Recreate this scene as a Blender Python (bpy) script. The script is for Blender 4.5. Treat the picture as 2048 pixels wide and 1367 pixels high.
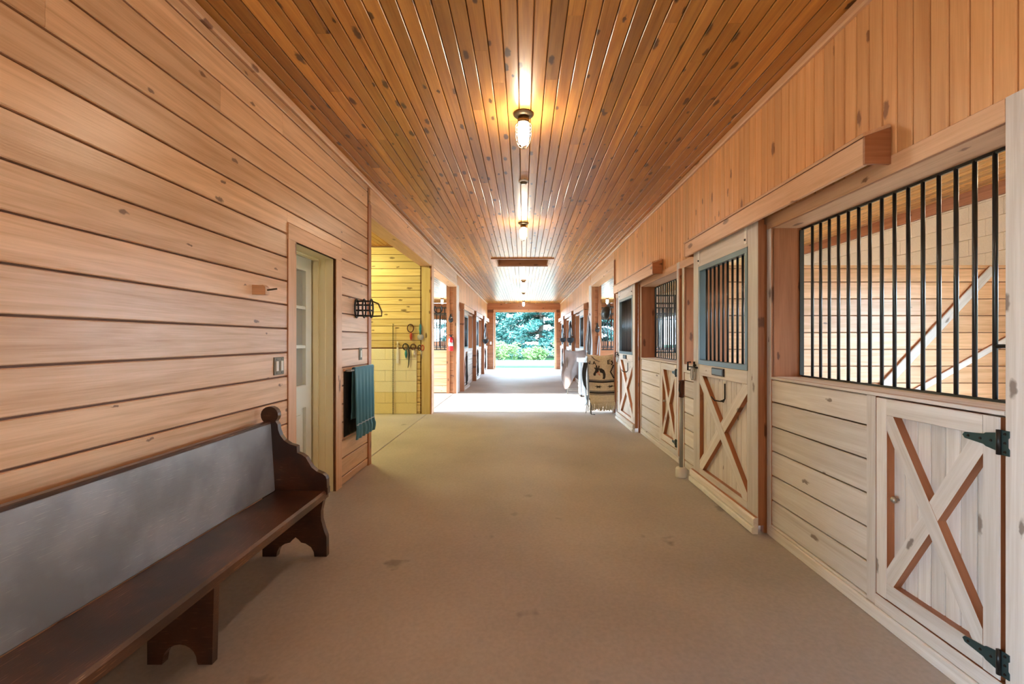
import bpy, math, random
import numpy as np
from mathutils import Vector, Matrix
random.seed(7); np.random.seed(7)
SC = bpy.context.scene
for o in list(bpy.data.objects): bpy.data.objects.remove(o)
COL = SC.collection

# ---------------------------------------------------------------- camera, world, sun, exposure
cam_d = bpy.data.cameras.new('camera'); cam = bpy.data.objects.new('camera', cam_d); COL.objects.link(cam)
cam.location = (0, 0, 1.4); cam.rotation_euler = (math.pi/2, 0, 0)
cam_d.sensor_width = 36; cam_d.lens = 16.0; cam_d.shift_x = -23/2048; cam_d.shift_y = -3.5/2048
cam_d.clip_start = .02; cam_d.clip_end = 400
SC.camera = cam
w = bpy.data.worlds.new('world'); SC.world = w; w.use_nodes = True
bg = w.node_tree.nodes['Background']; bg.inputs[0].default_value = (.61, .815, 1.0, 1); bg.inputs[1].default_value = 18
sun_d = bpy.data.lights.new('sun', 'SUN'); sun_d.energy = 11; sun_d.angle = .02; sun_d.color = (1, .94, .82)
sun = bpy.data.objects.new('sun', sun_d); COL.objects.link(sun)
sun.rotation_euler = Vector((.942, .0, -.335)).to_track_quat('-Z', 'Y').to_euler()
SC.view_settings.view_transform = 'Standard'; SC.view_settings.look = 'None'
SC.view_settings.exposure = 0.92; SC.view_settings.gamma = 1.0; SC.view_settings.use_curve_mapping = False
LAMP = 85.0            # radiance of the jar lamps
SC.cycles.max_bounces = 6; SC.cycles.diffuse_bounces = 5; SC.cycles.use_adaptive_sampling = True; SC.cycles.adaptive_threshold = .02; SC.cycles.sample_clamp_indirect = 6
SC.cycles.use_denoising = True

# ---------------------------------------------------------------- materials
def new_mat(name):
    m = bpy.data.materials.new(name); m.use_nodes = True
    nt = m.node_tree; return m, nt, nt.nodes['Principled BSDF']
def plain(name, col, rough=.5, metal=0.0, noise=0.0, nscale=12, bump=0.0, emit=None, spec=.5):
    m, nt, b = new_mat(name)
    b.inputs['Base Color'].default_value = (*col, 1); b.inputs['Roughness'].default_value = rough
    b.inputs['Metallic'].default_value = metal; b.inputs['Specular IOR Level'].default_value = spec
    if noise or bump:
        tc = nt.nodes.new('ShaderNodeTexCoord'); n = nt.nodes.new('ShaderNodeTexNoise')
        n.inputs['Scale'].default_value = nscale; n.inputs['Detail'].default_value = 5
        nt.links.new(tc.outputs['Object'], n.inputs['Vector'])
        if noise:
            r = nt.nodes.new('ShaderNodeMapRange'); r.inputs[1].default_value = .3; r.inputs[2].default_value = .7
            r.inputs[3].default_value = 1-noise; r.inputs[4].default_value = 1+noise
            nt.links.new(n.outputs[0], r.inputs[0])
            mx = nt.nodes.new('ShaderNodeMix'); mx.data_type = 'RGBA'; mx.blend_type = 'MULTIPLY'; mx.inputs[0].default_value = 1
            mx.inputs[6].default_value = (*col, 1); nt.links.new(r.outputs[0], mx.inputs[7]); nt.links.new(mx.outputs[2], b.inputs['Base Color'])
        if bump:
            bp = nt.nodes.new('ShaderNodeBump'); bp.inputs['Strength'].default_value = bump; bp.inputs['Distance'].default_value = .01
            nt.links.new(n.outputs[0], bp.inputs['Height']); nt.links.new(bp.outputs[0], b.inputs['Normal'])
    if emit:
        b.inputs['Emission Color'].default_value = (*emit[0], 1); b.inputs['Emission Strength'].default_value = emit[1]
    return m
def wood(name, c_light, c_dark, knot=(.06, .025, .012), rough=.42, knots=.55, vary=.22, grain=1.0, bump=.12, ksize=.15):
    """pine board: local X runs along the grain; every board takes its own offset and tone"""
    m, nt, b = new_mat(name); N = nt.nodes.new; Lk = nt.links.new
    tc = N('ShaderNodeTexCoord'); oi = N('ShaderNodeObjectInfo'); ge = N('ShaderNodeNewGeometry')
    add = N('ShaderNodeMath'); add.operation = 'ADD'
    m1 = N('ShaderNodeMath'); m1.operation = 'MULTIPLY'; m1.inputs[1].default_value = 41.7; Lk(oi.outputs['Random'], m1.inputs[0])
    m2 = N('ShaderNodeMath'); m2.operation = 'MULTIPLY'; m2.inputs[1].default_value = 23.3; Lk(ge.outputs['Random Per Island'], m2.inputs[0])
    Lk(m1.outputs[0], add.inputs[0]); Lk(m2.outputs[0], add.inputs[1])
    off = N('ShaderNodeVectorMath'); off.operation = 'ADD'
    Lk(tc.outputs['Object'], off.inputs[0]); Lk(add.outputs[0], off.inputs[1])
    def scaled(v):
        s = N('ShaderNodeVectorMath'); s.operation = 'MULTIPLY'; s.inputs[1].default_value = v; Lk(off.outputs[0], s.inputs[0]); return s.outputs[0]
    n1 = N('ShaderNodeTexNoise'); n1.inputs['Scale'].default_value = 1; n1.inputs['Detail'].default_value = 4; n1.inputs['Distortion'].default_value = 1.2
    Lk(scaled((.9, 16*grain, 16*grain)), n1.inputs['Vector'])
    n2 = N('ShaderNodeTexNoise'); n2.inputs['Scale'].default_value = 1; n2.inputs['Detail'].default_value = 3
    Lk(scaled((5, 150*grain, 150*grain)), n2.inputs['Vector'])
    r1 = N('ShaderNodeMapRange'); r1.inputs[1].default_value = .32; r1.inputs[2].default_value = .72; Lk(n1.outputs[0], r1.inputs[0])
    r2 = N('ShaderNodeMapRange'); r2.inputs[1].default_value = .35; r2.inputs[2].default_value = .65; r2.inputs[3].default_value = -.16; r2.inputs[4].default_value = .16
    Lk(n2.outputs[0], r2.inputs[0])
    g = N('ShaderNodeMath'); g.operation = 'ADD'; g.use_clamp = True; Lk(r1.outputs[0], g.inputs[0]); Lk(r2.outputs[0], g.inputs[1])
    mx = N('ShaderNodeMix'); mx.data_type = 'RGBA'; mx.inputs[6].default_value = (*c_light, 1); mx.inputs[7].default_value = (*c_dark, 1); Lk(g.outputs[0], mx.inputs[0])
    fr = N('ShaderNodeMath'); fr.operation = 'FRACT'; Lk(add.outputs[0], fr.inputs[0])
    rv = N('ShaderNodeMapRange'); rv.inputs[3].default_value = 1-vary; rv.inputs[4].default_value = 1+vary; Lk(fr.outputs[0], rv.inputs[0])
    mv = N('ShaderNodeMix'); mv.data_type = 'RGBA'; mv.blend_type = 'MULTIPLY'; mv.inputs[0].default_value = 1
    Lk(mx.outputs[2], mv.inputs[6]); Lk(rv.outputs[0], mv.inputs[7]); col = mv.outputs[2]
    if knots:
        vo = N('ShaderNodeTexVoronoi'); vo.voronoi_dimensions = '2D'; vo.inputs['Scale'].default_value = 1
        nd = N('ShaderNodeTexNoise'); nd.inputs['Scale'].default_value = 30; Lk(off.outputs[0], nd.inputs['Vector'])
        vs = N('ShaderNodeVectorMath'); vs.operation = 'MULTIPLY_ADD'; vs.inputs[1].default_value = (2.4, 6.5, 1)
        sc = N('ShaderNodeVectorMath'); sc.operation = 'SCALE'; sc.inputs['Scale'].default_value = .14; Lk(nd.outputs[1], sc.inputs[0])
        Lk(off.outputs[0], vs.inputs[0]); Lk(sc.outputs[0], vs.inputs[2]); Lk(vs.outputs[0], vo.inputs['Vector'])
        sp = N('ShaderNodeSeparateColor'); Lk(vo.outputs['Color'], sp.inputs[0])
        gate = N('ShaderNodeMath'); gate.operation = 'LESS_THAN'; gate.inputs[1].default_value = knots; Lk(sp.outputs[0], gate.inputs[0])
        sz = N('ShaderNodeMapRange'); sz.inputs[3].default_value = ksize*.4; sz.inputs[4].default_value = ksize*1.1; Lk(sp.outputs[1], sz.inputs[0])
        dv = N('ShaderNodeMath'); dv.operation = 'DIVIDE'; Lk(vo.outputs['Distance'], dv.inputs[0]); Lk(sz.outputs[0], dv.inputs[1])
        kr = N('ShaderNodeMapRange'); kr.interpolation_type = 'SMOOTHSTEP'; kr.inputs[1].default_value = .55; kr.inputs[2].default_value = 1.15; kr.inputs[3].default_value = .85; kr.inputs[4].default_value = 0
        Lk(dv.outputs[0], kr.inputs[0])
        kg = N('ShaderNodeMath'); kg.operation = 'MULTIPLY'; Lk(kr.outputs[0], kg.inputs[0]); Lk(gate.outputs[0], kg.inputs[1])
        mk = N('ShaderNodeMix'); mk.data_type = 'RGBA'; mk.inputs[7].default_value = (*knot, 1); Lk(kg.outputs[0], mk.inputs[0]); Lk(col, mk.inputs[6]); col = mk.outputs[2]
    Lk(col, b.inputs['Base Color']); b.inputs['Roughness'].default_value = rough
    if bump:
        bp = N('ShaderNodeBump'); bp.inputs['Strength'].default_value = bump; bp.inputs['Distance'].default_value = .004
        Lk(n2.outputs[0], bp.inputs['Height']); Lk(bp.outputs[0], b.inputs['Normal'])
    return m
M = {}
M['wall'] = wood('pine_wall', (.83, .52, .31), (.60, .33, .165), rough=.33, knots=.2, vary=.13, ksize=.08, knot=(.16,.07,.035))
M['ceil'] = wood('pine_ceiling', (.60, .275, .06), (.40, .15, .028), rough=.31, knots=.78, vary=.30, knot=(.045, .013, .005), ksize=.145)
M['upper'] = wood('pine_upper', (.78, .42, .185), (.64, .31, .12), rough=.42, knots=.4, vary=.12, knot=(.2, .07, .025), ksize=.13)
M['stall'] = wood('pine_stall', (.77, .735, .72), (.60, .545, .51), rough=.5, knots=.3, vary=.14, knot=(.17, .125, .105), ksize=.10)
M['trim'] = wood('pine_trim', (.74, .45, .27), (.60, .33, .175), rough=.42, knots=.25, vary=.1, knot=(.18, .07, .03))
M['post'] = wood('red_post_and_shaded_edge', (.46, .19, .085), (.32, .115, .045), rough=.42, knots=.3, vary=.12, knot=(.10, .03, .012))  # posts and jambs; on board edges this red-brown paints in shade
M['back'] = plain('groove_wood', (.20, .085, .04), .7)
M['wash'] = wood('wash_pine', (.74, .60, .30), (.60, .44, .17), rough=.5, knots=.45, vary=.14, knot=(.14, .08, .03), ksize=.14)  # pine with the yellow of the wash light mixed into its colour
M['cover'] = M['trim']
M['pewd'] = None
M['steel'] = plain('black_steel', (.06, .068, .075), .28, .85)
M['bluesteel'] = plain('grey_blue_steel', (.13, .19, .23), .42, .6)
M['galv'] = plain('galvanised', (.62, .63, .62), .38, .7)
M['white'] = plain('white_paint', (.80, .80, .79), .45, noise=.06)
M['cream'] = plain('cream_paint', (.90, .80, .50), .4, noise=.03, nscale=3)  # jamb paint, made brighter and yellower to carry light falling on it
M['creamdoor'] = plain('cream_door_paint', (.78, .77, .64), .38)
M['block'] = plain('cream_block', (.86, .76, .60), .75, bump=.25, nscale=60, noise=.04)
M['blockw'] = plain('white_wash_block', (.84, .80, .58), .6, bump=.2, nscale=60, noise=.04)
M['blocky'] = plain('yellow_wash_block', (.78, .68, .36), .6, bump=.2, nscale=60, noise=.05)
M['hardware'] = plain('dark_hardware', (.03, .03, .032), .35, .7)
M['tealsteel'] = plain('blue_black_hinge', (.05, .10, .12), .35, .7)
M['black'] = plain('black_leather', (.015, .014, .014), .4)
M['blacknylon'] = plain('black_nylon', (.02, .022, .025), .7)
M['brown'] = plain('brown_leather', (.09, .028, .014), .42)
M['red'] = plain('red_enamel', (.62, .02, .03), .3)
M['redp'] = plain('red_plastic', (.5, .06, .03), .4)
M['tealp'] = plain('teal_plastic', (.03, .22, .26), .4)
M['rope'] = plain('grey_rope', (.42, .42, .43), .9)
M['greyfab'] = plain('mauve_grey_fabric', (.24, .185, .17), .9, noise=.12, nscale=6)
M['greyfab2'] = plain('pale_blue_fabric', (.40, .46, .52), .85, noise=.15, nscale=9)
M['brassy'] = plain('aged_bronze', (.16, .12, .075), .4, .8)
M['almond'] = plain('almond_plastic', (.70, .62, .5), .4)
M['clearmetal'] = plain('brushed_nickel', (.45, .44, .42), .35, .9)
M['rug'] = plain('cream_wool', (.66, .55, .38), .95, noise=.12, nscale=40, bump=.4)
M['rugd'] = plain('dark_wool', (.035, .028, .025), .95)
M['rugg'] = plain('grey_brown_wool', (.24, .20, .16), .95, noise=.15, nscale=40)
M['grey'] = plain('grey_pipe', (.40, .42, .43), .4, .4)
M['pane'] = plain('door_glass_blind', (.36, .33, .26), .12, noise=.1, nscale=2)
M['dark'] = plain('dark_panel', (.022, .016, .013), .14)
M['jar'] = plain('lamp_glass_lit', (1, .9, .75), .3, emit=((1, .86, .66), LAMP))
M['tube'] = plain('fluorescent_tube_lit', (1, 1, .7), .3, emit=((1, .96, .40), 120))
M['paper'] = plain('white_paper', (.85, .85, .83), .8)
M['mesh'] = plain('dark_wire_mesh', (.05, .06, .07), .6, .3)

def concrete(name, c):
    m, nt, b = new_mat(name); N = nt.nodes.new; Lk = nt.links.new
    tc = N('ShaderNodeTexCoord')
    def noise(s, d, lo, hi, a, z):
        n = N('ShaderNodeTexNoise'); n.inputs['Scale'].default_value = s; n.inputs['Detail'].default_value = d; Lk(tc.outputs['Object'], n.inputs['Vector'])
        r = N('ShaderNodeMapRange'); r.inputs[1].default_value = lo; r.inputs[2].default_value = hi; r.inputs[3].default_value = a; r.inputs[4].default_value = z
        Lk(n.outputs[0], r.inputs[0]); return n, r
    n1, r1 = noise(.9, 6, .3, .7, .82, 1.12)
    n2, r2 = noise(45, 6, .3, .7, .92, 1.07)
    n3, r3 = noise(3.3, 3, .70, .76, 1, .62)
    def mul(a, bb):
        k = N('ShaderNodeMath'); k.operation = 'MULTIPLY'; Lk(a, k.inputs[0]); Lk(bb, k.inputs[1]); return k.outputs[0]
    f = mul(mul(r1.outputs[0], r2.outputs[0]), r3.outputs[0])
    mx = N('ShaderNodeMix'); mx.data_type = 'RGBA'; mx.blend_type = 'MULTIPLY'; mx.inputs[0].default_value = 1; mx.inputs[6].default_value = (*c, 1)
    Lk(f, mx.inputs[7]); Lk(mx.outputs[2], b.inputs['Base Color'])
    b.inputs['Roughness'].default_value = .55
    n4, r4 = noise(140, 3, .3, .7, 0, 1)
    bp = N('ShaderNodeBump'); bp.inputs['Strength'].default_value = .08; bp.inputs['Distance'].default_value = .002; Lk(n4.outputs[0], bp.inputs['Height']); Lk(bp.outputs[0], b.inputs['Normal'])
    return m
M['conc'] = concrete('concrete', (.46, .425, .405))

def pew_mat(name, c, dark, gloss, wear, coat=.3):
    m, nt, b = new_mat(name); N = nt.nodes.new; Lk = nt.links.new
    tc = N('ShaderNodeTexCoord')
    b.inputs['Coat Weight'].default_value = coat; b.inputs['Coat Roughness'].default_value = .36
    mp = N('ShaderNodeVectorMath'); mp.operation = 'MULTIPLY'; mp.inputs[1].default_value = (16, 240, 240); Lk(tc.outputs['Object'], mp.inputs[0])
    n = N('ShaderNodeTexNoise'); n.inputs['Scale'].default_value = 1; n.inputs['Detail'].default_value = 5; Lk(mp.outputs[0], n.inputs['Vector'])
    n2 = N('ShaderNodeTexNoise'); n2.inputs['Scale'].default_value = 3.2; n2.inputs['Detail'].default_value = 4; Lk(tc.outputs['Object'], n2.inputs['Vector'])
    r = N('ShaderNodeMapRange'); r.inputs[1].default_value = .60; r.inputs[2].default_value = .70; Lk(n.outputs[0], r.inputs[0])
    r2 = N('ShaderNodeMapRange'); r2.inputs[1].default_value = .42; r2.inputs[2].default_value = .64; Lk(n2.outputs[0], r2.inputs[0])
    mu = N('ShaderNodeMath'); mu.operation = 'MULTIPLY'; Lk(r.outputs[0], mu.inputs[0]); Lk(r2.outputs[0], mu.inputs[1])
    a = N('ShaderNodeMix'); a.data_type = 'RGBA'; a.inputs[6].default_value = (*dark, 1); a.inputs[7].default_value = (*c, 1); Lk(r2.outputs[0], a.inputs[0])
    d = N('ShaderNodeMix'); d.data_type = 'RGBA'; d.inputs[7].default_value = (*wear, 1); Lk(mu.outputs[0], d.inputs[0]); Lk(a.outputs[2], d.inputs[6])
    Lk(d.outputs[2], b.inputs['Base Color'])
    rr = N('ShaderNodeMapRange'); rr.inputs[3].default_value = gloss+.16; rr.inputs[4].default_value = gloss; Lk(n2.outputs[0], rr.inputs[0]); Lk(rr.outputs[0], b.inputs['Roughness'])
    bp = N('ShaderNodeBump'); bp.inputs['Strength'].default_value = .25; bp.inputs['Distance'].default_value = .003; Lk(n.outputs[0], bp.inputs['Height']); Lk(bp.outputs[0], b.inputs['Normal'])
    return m
M['pew'] = pew_mat('pew_dark_varnish', (.11, .038, .016), (.035, .012, .007), .24, (.34, .17, .09), .5)
M['pewback'] = pew_mat('pew_back_painted_sheen', (.33, .34, .355), (.20, .205, .215), .30, (.5, .48, .46), 1.0)  # dark varnish greyed: the bluish sheen is put into the colour

# ---------------------------------------------------------------- helpers
WM = {}
def link(name, mesh, Mw=None, parent=None):
    o = bpy.data.objects.new(name, mesh); COL.objects.link(o)
    Mw = Mw or Matrix.Identity(4); WM[o] = Mw
    if parent is not None:
        o.parent = parent; o.matrix_local = WM[parent].inverted() @ Mw
    else: o.matrix_world = Mw
    return o
def tag(o, label=None, cat=None, group=None, kind=None):
    if label: o['label'] = label
    if cat: o['category'] = cat
    if group: o['group'] = group
    if kind: o['kind'] = kind
    return o
def empty(name, loc, label, cat, group=None, kind=None):
    return tag(link(name, None, Matrix.Translation(loc)), label, cat, group, kind)
CACHE = {}
def mesh_of(verts, faces, mat, name='m', smooth=False):
    me = bpy.data.meshes.new(name); me.from_pydata([tuple(v) for v in verts], [], faces); me.materials.append(mat)
    if smooth: me.polygons.foreach_set('use_smooth', [True]*len(me.polygons))
    me.update(); return me
def board_geo(L, W, T, ch):
    p = [(-W/2, 0), (W/2, 0), (W/2, T-ch), (W/2-ch, T), (-W/2+ch, T), (-W/2, T-ch)]
    v = [(-L/2, y, z) for y, z in p] + [(L/2, y, z) for y, z in p]
    f = [(i, (i+1) % 6, 6+(i+1) % 6, 6+i) for i in range(6)] + [(5, 4, 3, 2, 1, 0), (6, 7, 8, 9, 10, 11)]
    f = [tuple(reversed(q)) for q in f]
    return v, f
SHADE_EDGED = {'casing', 'stile', 'rail', 'brace', 'sill_casing', 'header_board', 'bottom_guard'}  # members whose side faces get painted-in shade
def board_mesh(L, W, T, ch, mat, edged=False):
    k = (round(L, 4), round(W, 4), round(T, 4), round(ch, 4), mat.name, edged)
    if k not in CACHE:
        v, f = board_geo(*k[:4]); CACHE[k] = mesh_of(v, f, mat, 'board')
        if edged:                                   # side faces coloured darker to imitate shade on them
            CACHE[k].materials.append(M['post'])
            for i in (1, 5): CACHE[k].polygons[i].material_index = 1
    return CACHE[k]
def frame(c, l, n):
    l = Vector(l).normalized(); n = Vector(n).normalized(); y = n.cross(l)
    return Matrix(((l.x, y.x, n.x, c[0]), (l.y, y.y, n.y, c[1]), (l.z, y.z, n.z, c[2]), (0, 0, 0, 1)))
def board(parent, name, mat, c, l, n, L, W, T, ch=.003):
    return link(name, board_mesh(L, W, T, min(ch, T*.45, W*.45), mat, name in SHADE_EDGED and mat in (M['stall'], M['trim'], M['wall'], M['upper'])), frame(c, l, n), parent)
XR, XL = 1.79, -1.765
def XW(s): return XR if s > 0 else XL
def wb(parent, name, mat, s, y0, y1, z0, z1, w0=0.0, t=.022, along='y', ch=.003):
    """board flat on the aisle face of the right (s=1) or left (s=-1) wall"""
    c = (XW(s)-s*w0, (y0+y1)/2, (z0+z1)/2); n = (-s, 0, 0)
    if along == 'y': return board(parent, name, mat, c, (0, 1, 0), n, y1-y0, z1-z0, t, ch)
    return board(parent, name, mat, c, (0, 0, 1), n, z1-z0, y1-y0, t, ch)
def fb(parent, name, mat, x0, x1, z0, z1, y, t=.022, along='x', ch=.003, d=-1):
    """board facing the camera (d=-1) whose back is at y"""
    c = ((x0+x1)/2, y, (z0+z1)/2); n = (0, d, 0)
    if along == 'x': return board(parent, name, mat, c, (1, 0, 0), n, x1-x0, z1-z0, t, ch)
    return board(parent, name, mat, c, (0, 0, 1), n, z1-z0, x1-x0, t, ch)
def box(parent, name, mat, x0, x1, y0, y1, z0, z1, ch=.002, along=None):
    d = [x1-x0, y1-y0, z1-z0]; a = along if along is not None else int(np.argmax(d))
    if a == 0: return board(parent, name, mat, ((x0+x1)/2, (y0+y1)/2, z0), (1, 0, 0), (0, 0, 1), d[0], d[1], d[2], ch)
    if a == 1: return board(parent, name, mat, ((x0+x1)/2, (y0+y1)/2, z0), (0, 1, 0), (0, 0, 1), d[1], d[0], d[2], ch)
    return board(parent, name, mat, ((x0+x1)/2, y0, (z0+z1)/2), (0, 0, 1), (0, 1, 0), d[2], d[0], d[1], ch)
def joined(parent, name, mat, Mw, items, kind=None):
    """many boards in one mesh, in the local frame Mw (X along the grain); items: (cx, cy, L, W, T)"""
    V, F = [], []
    for cx, cy, L, W, T in items:
        v, f = board_geo(L, W, T, .004); k = len(V)
        V += [(a+cx, b+cy, c) for a, b, c in v]; F += [tuple(i+k for i in q) for q in f]
    o = link(name, mesh_of(V, F, mat, name), Mw, parent)
    if kind: o['kind'] = kind
    return o
def boxes(parent, name, mat, L6, kind=None):
    V, F = [], []
    for x0, x1, y0, y1, z0, z1 in L6:
        k = len(V); V += [(x, y, z) for x in (x0, x1) for y in (y0, y1) for z in (z0, z1)]
        F += [tuple(i+k for i in q) for q in ((0, 1, 3, 2), (4, 6, 7, 5), (0, 4, 5, 1), (2, 3, 7, 6), (0, 2, 6, 4), (1, 5, 7, 3))]
    o = link(name, mesh_of(V, F, mat, name), None, parent)
    if kind: o['kind'] = kind
    return o
def prism(parent, name, mat, pts, Mw, t, smooth=False):
    """closed outline pts (u, v) in the local XY plane of Mw, extruded t along local Z"""
    n = len(pts); a = sum(pts[i][0]*pts[(i+1) % n][1]-pts[(i+1) % n][0]*pts[i][1] for i in range(n))
    if a < 0: pts = list(reversed(pts))
    v = [(p[0], p[1], 0) for p in pts]+[(p[0], p[1], t) for p in pts]
    f = [tuple(reversed(range(n))), tuple(range(n, 2*n))]+[(i, (i+1) % n, n+(i+1) % n, n+i) for i in range(n)]
    me = mesh_of(v, f, mat, name)
    if name in SHADE_EDGED:  # painted-in shade on the cut sides
        me.materials.append(M['post'])
        for q in me.polygons[2:]: q.material_index = 1
    return link(name, me, Mw, parent)
def tube_geo(pts, r, n=8, closed=False):
    P = [Vector(p) for p in pts]; V, F = [], []; up = None; m = len(P)
    for i, p in enumerate(P):
        a = P[i-1] if (i or closed) else p; b = P[(i+1) % m] if (i < m-1 or closed) else p
        d = (b-a).normalized()
        if up is None: up = Vector((0, 0, 1)) if abs(d.z) < .9 else Vector((1, 0, 0))
        x = d.cross(up).normalized(); up = x.cross(d).normalized()
        rr = r[i] if isinstance(r, (list, tuple)) else r
        for k in range(n):
            th = 2*math.pi*k/n; V.append(p+(x*math.cos(th)+up*math.sin(th))*rr)
    for i in range(m if closed else m-1):
        j = (i+1) % m
        for k in range(n): F.append((i*n+k, i*n+(k+1) % n, j*n+(k+1) % n, j*n+k))
    if not closed: F += [tuple(reversed(range(n))), tuple(range((m-1)*n, m*n))]
    F = [tuple(reversed(q)) for q in F]
    return [tuple(v) for v in V], F
def merge(geos):
    V, F = [], []
    for v, f in geos:
        k = len(V); V += list(v); F += [tuple(i+k for i in q) for q in f]
    return V, F
def tube(parent, name, mat, pts, r, n=8, closed=False, Mw=None):
    v, f = tube_geo(pts, r, n, closed)
    return link(name, mesh_of(v, f, mat, name, True), Mw, parent)
def tubes(parent, name, mat, lists, r, n=6, Mw=None):
    v, f = merge([tube_geo(p, r, n) for p in lists]); return link(name, mesh_of(v, f, mat, name, True), Mw, parent)
def lathe_geo(prof, n=20):
    V = [(r*math.cos(2*math.pi*k/n), r*math.sin(2*math.pi*k/n), z) for r, z in prof for k in range(n)]
    F = [(i*n+k, i*n+(k+1) % n, (i+1)*n+(k+1) % n, (i+1)*n+k) for i in range(len(prof)-1) for k in range(n)]
    F += [tuple(reversed(range(n))), tuple(range((len(prof)-1)*n, len(prof)*n))]
    return V, F
def lathe(parent, name, mat, prof, Mw, n=20, smooth=True):
    v, f = lathe_geo(prof, n)
    o = link(name, mesh_of(v, f, mat, name, smooth), Mw, parent); return o
T = Matrix.Translation
def rot(a, ax): return Matrix.Rotation(a, 4, ax)
def bar(parent, mat, x, y, z0, z1, r=.0092, name='bar'):
    k = ('bar', round(z1-z0, 3), r, mat.name)
    if k not in CACHE:
        v, f = lathe_geo([(r, 0), (r, z1-z0)], 10); CACHE[k] = mesh_of(v, f, mat, 'bar', False)
        CACHE[k].polygons.foreach_set('use_smooth', [True]*10+[False]*2)
    return link(name, CACHE[k], T((x, y, z0)), parent)
def split(a, b, lo, hi):
    """random butt joints between a and b"""
    out = [a]
    while b-out[-1] > hi: out.append(out[-1]+random.uniform(lo, hi))
    if len(out) > 1 and b-out[-1] < .4: out.pop()
    return list(zip(out, out[1:]+[b]))
HC = 3.19; YN, YF = -2.5, 22.0; XO = 5.4
ROW = .175; ROW0 = .085
def rows(z0, z1, r=ROW, r0=ROW0):
    k = math.floor((z0-r0)/r); out = []
    while r0+k*r < z1-1e-6:
        a, b = max(z0, r0+k*r), min(z1, r0+(k+1)*r)
        if b-a > .02: out.append((a, b))
        k += 1
    return out
def planks_side(parent, mat, s, y0, y1, z0, z1, lo=1.8, hi=4.2, gap=.010, t=.020, w0=0.0, r=ROW, r0=ROW0):
    for a, b in rows(z0, z1, r, r0):
        for u, v in split(y0, y1, lo, hi): wb(parent, 'plank', mat, s, u+.0008, v-.0008, a+gap/2, b-gap/2, w0, t, 'y', .004)
def planks_front(parent, mat, x0, x1, z0, z1, y, lo=2, hi=4, gap=.009, t=.020, r=ROW, r0=ROW0):
    for a, b in rows(z0, z1, r, r0):
        for u, v in split(x0, x1, lo, hi): fb(parent, 'plank', mat, u+.0008, v-.0008, a+gap/2, b-gap/2, y, t, 'x', .004)

# ================================================================ SETTING
floor = tag(link('floor', None), 'tan concrete floor running the length of the barn aisle', 'floor', kind='structure')
def slab(x0, x1, y0, y1):
    box(floor, 'slab', M['conc'], x0+.004, x1-.004, y0+.004, y1-.004, -.15, 0, .006, along=1)
slab(-1.84, 1.86, YN, 8.78); slab(-1.84, 1.86, 8.78, YF)
for sx in (-1, 1):
    a, b = (-XO, -1.84) if sx < 0 else (1.86, XO)
    slab(a, b, YN, 5.1); slab(a, b, 5.1, 8.72); slab(a, b, 8.72, 12.1); slab(a, b, 12.1, YF)

# ---- ceiling
ceiling = tag(link('ceiling', None), 'varnished orange pine board ceiling above the aisle', 'ceiling', kind='structure')
HX0, HX1, HY0, HY1 = -.62, .58, 9.95, 10.92
bw = .0905; nb = int(round((XR-XL)/bw)); bw = (XR-XL)/nb
for i in range(nb):
    xc = XL+(i+.5)*bw; xa, xb = xc-bw/2, xc+bw/2
    inside = xb > HX0+.01 and xa < HX1-.01
    spans = [(.3, HY0), (HY1, YF)] if inside else [(.3, YF)]
    for sa, sb in spans:
        for u, v in split(sa, sb, 2.2, 4.9):
            board(ceiling, 'ceiling_board', M['ceil'], (xc, (u+v)/2, HC+.02), (0, 1, 0), (0, 0, -1), v-u-.0012, bw-.005, .02, .004)
Mc = frame((0, 0, HC+.02), (0, 1, 0), (0, 0, -1))     # local X -> +Y, local Y -> +X*?
ydir = Vector((0, 0, -1)).cross(Vector((0, 1, 0))).x
near = []; sides = []
for i in range(nb):
    near.append(((YN+.3)/2, ydir*(XL+(i+.5)*bw), .3-YN, bw-.0045, .02))
joined(ceiling, 'ceiling_board', M['ceil'], Mc, near, 'stuff')
x = 1.80
while x < XO:
    for sx in (-1, 1):
        for u, v in split(YN, YF, 3, 5): sides.append(((u+v)/2, ydir*sx*(x+.045), v-u, .0855, .02))
    x += .0905
joined(ceiling, 'ceiling_board', M['ceil'], Mc, sides, 'stuff')
boxes(ceiling, 'ceiling_deck', M['back'], [(-XO-.2, HX0, YN-.2, YF+.2, HC+.021, HC+.15), (HX1, XO+.2, YN-.2, YF+.2, HC+.021, HC+.15),
      (HX0, HX1, YN-.2, HY0, HC+.021, HC+.15), (HX0, HX1, HY1, YF+.2, HC+.021, HC+.15)])
for s in (-1, 1):
    tr = tag(link('trim_1' if s < 0 else 'trim_2', None), 'honey pine crown strip where the %s wall meets the ceiling' % ('plank-clad bench' if s < 0 else 'stall-front'), 'trim', kind='structure')
    for u, v in split(YN, YF, 3.5, 5): wb(tr, 'strip', M['trim'], s, u+.001, v-.001, HC-.062, HC-.002, 0, .045, 'y', .01)
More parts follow.
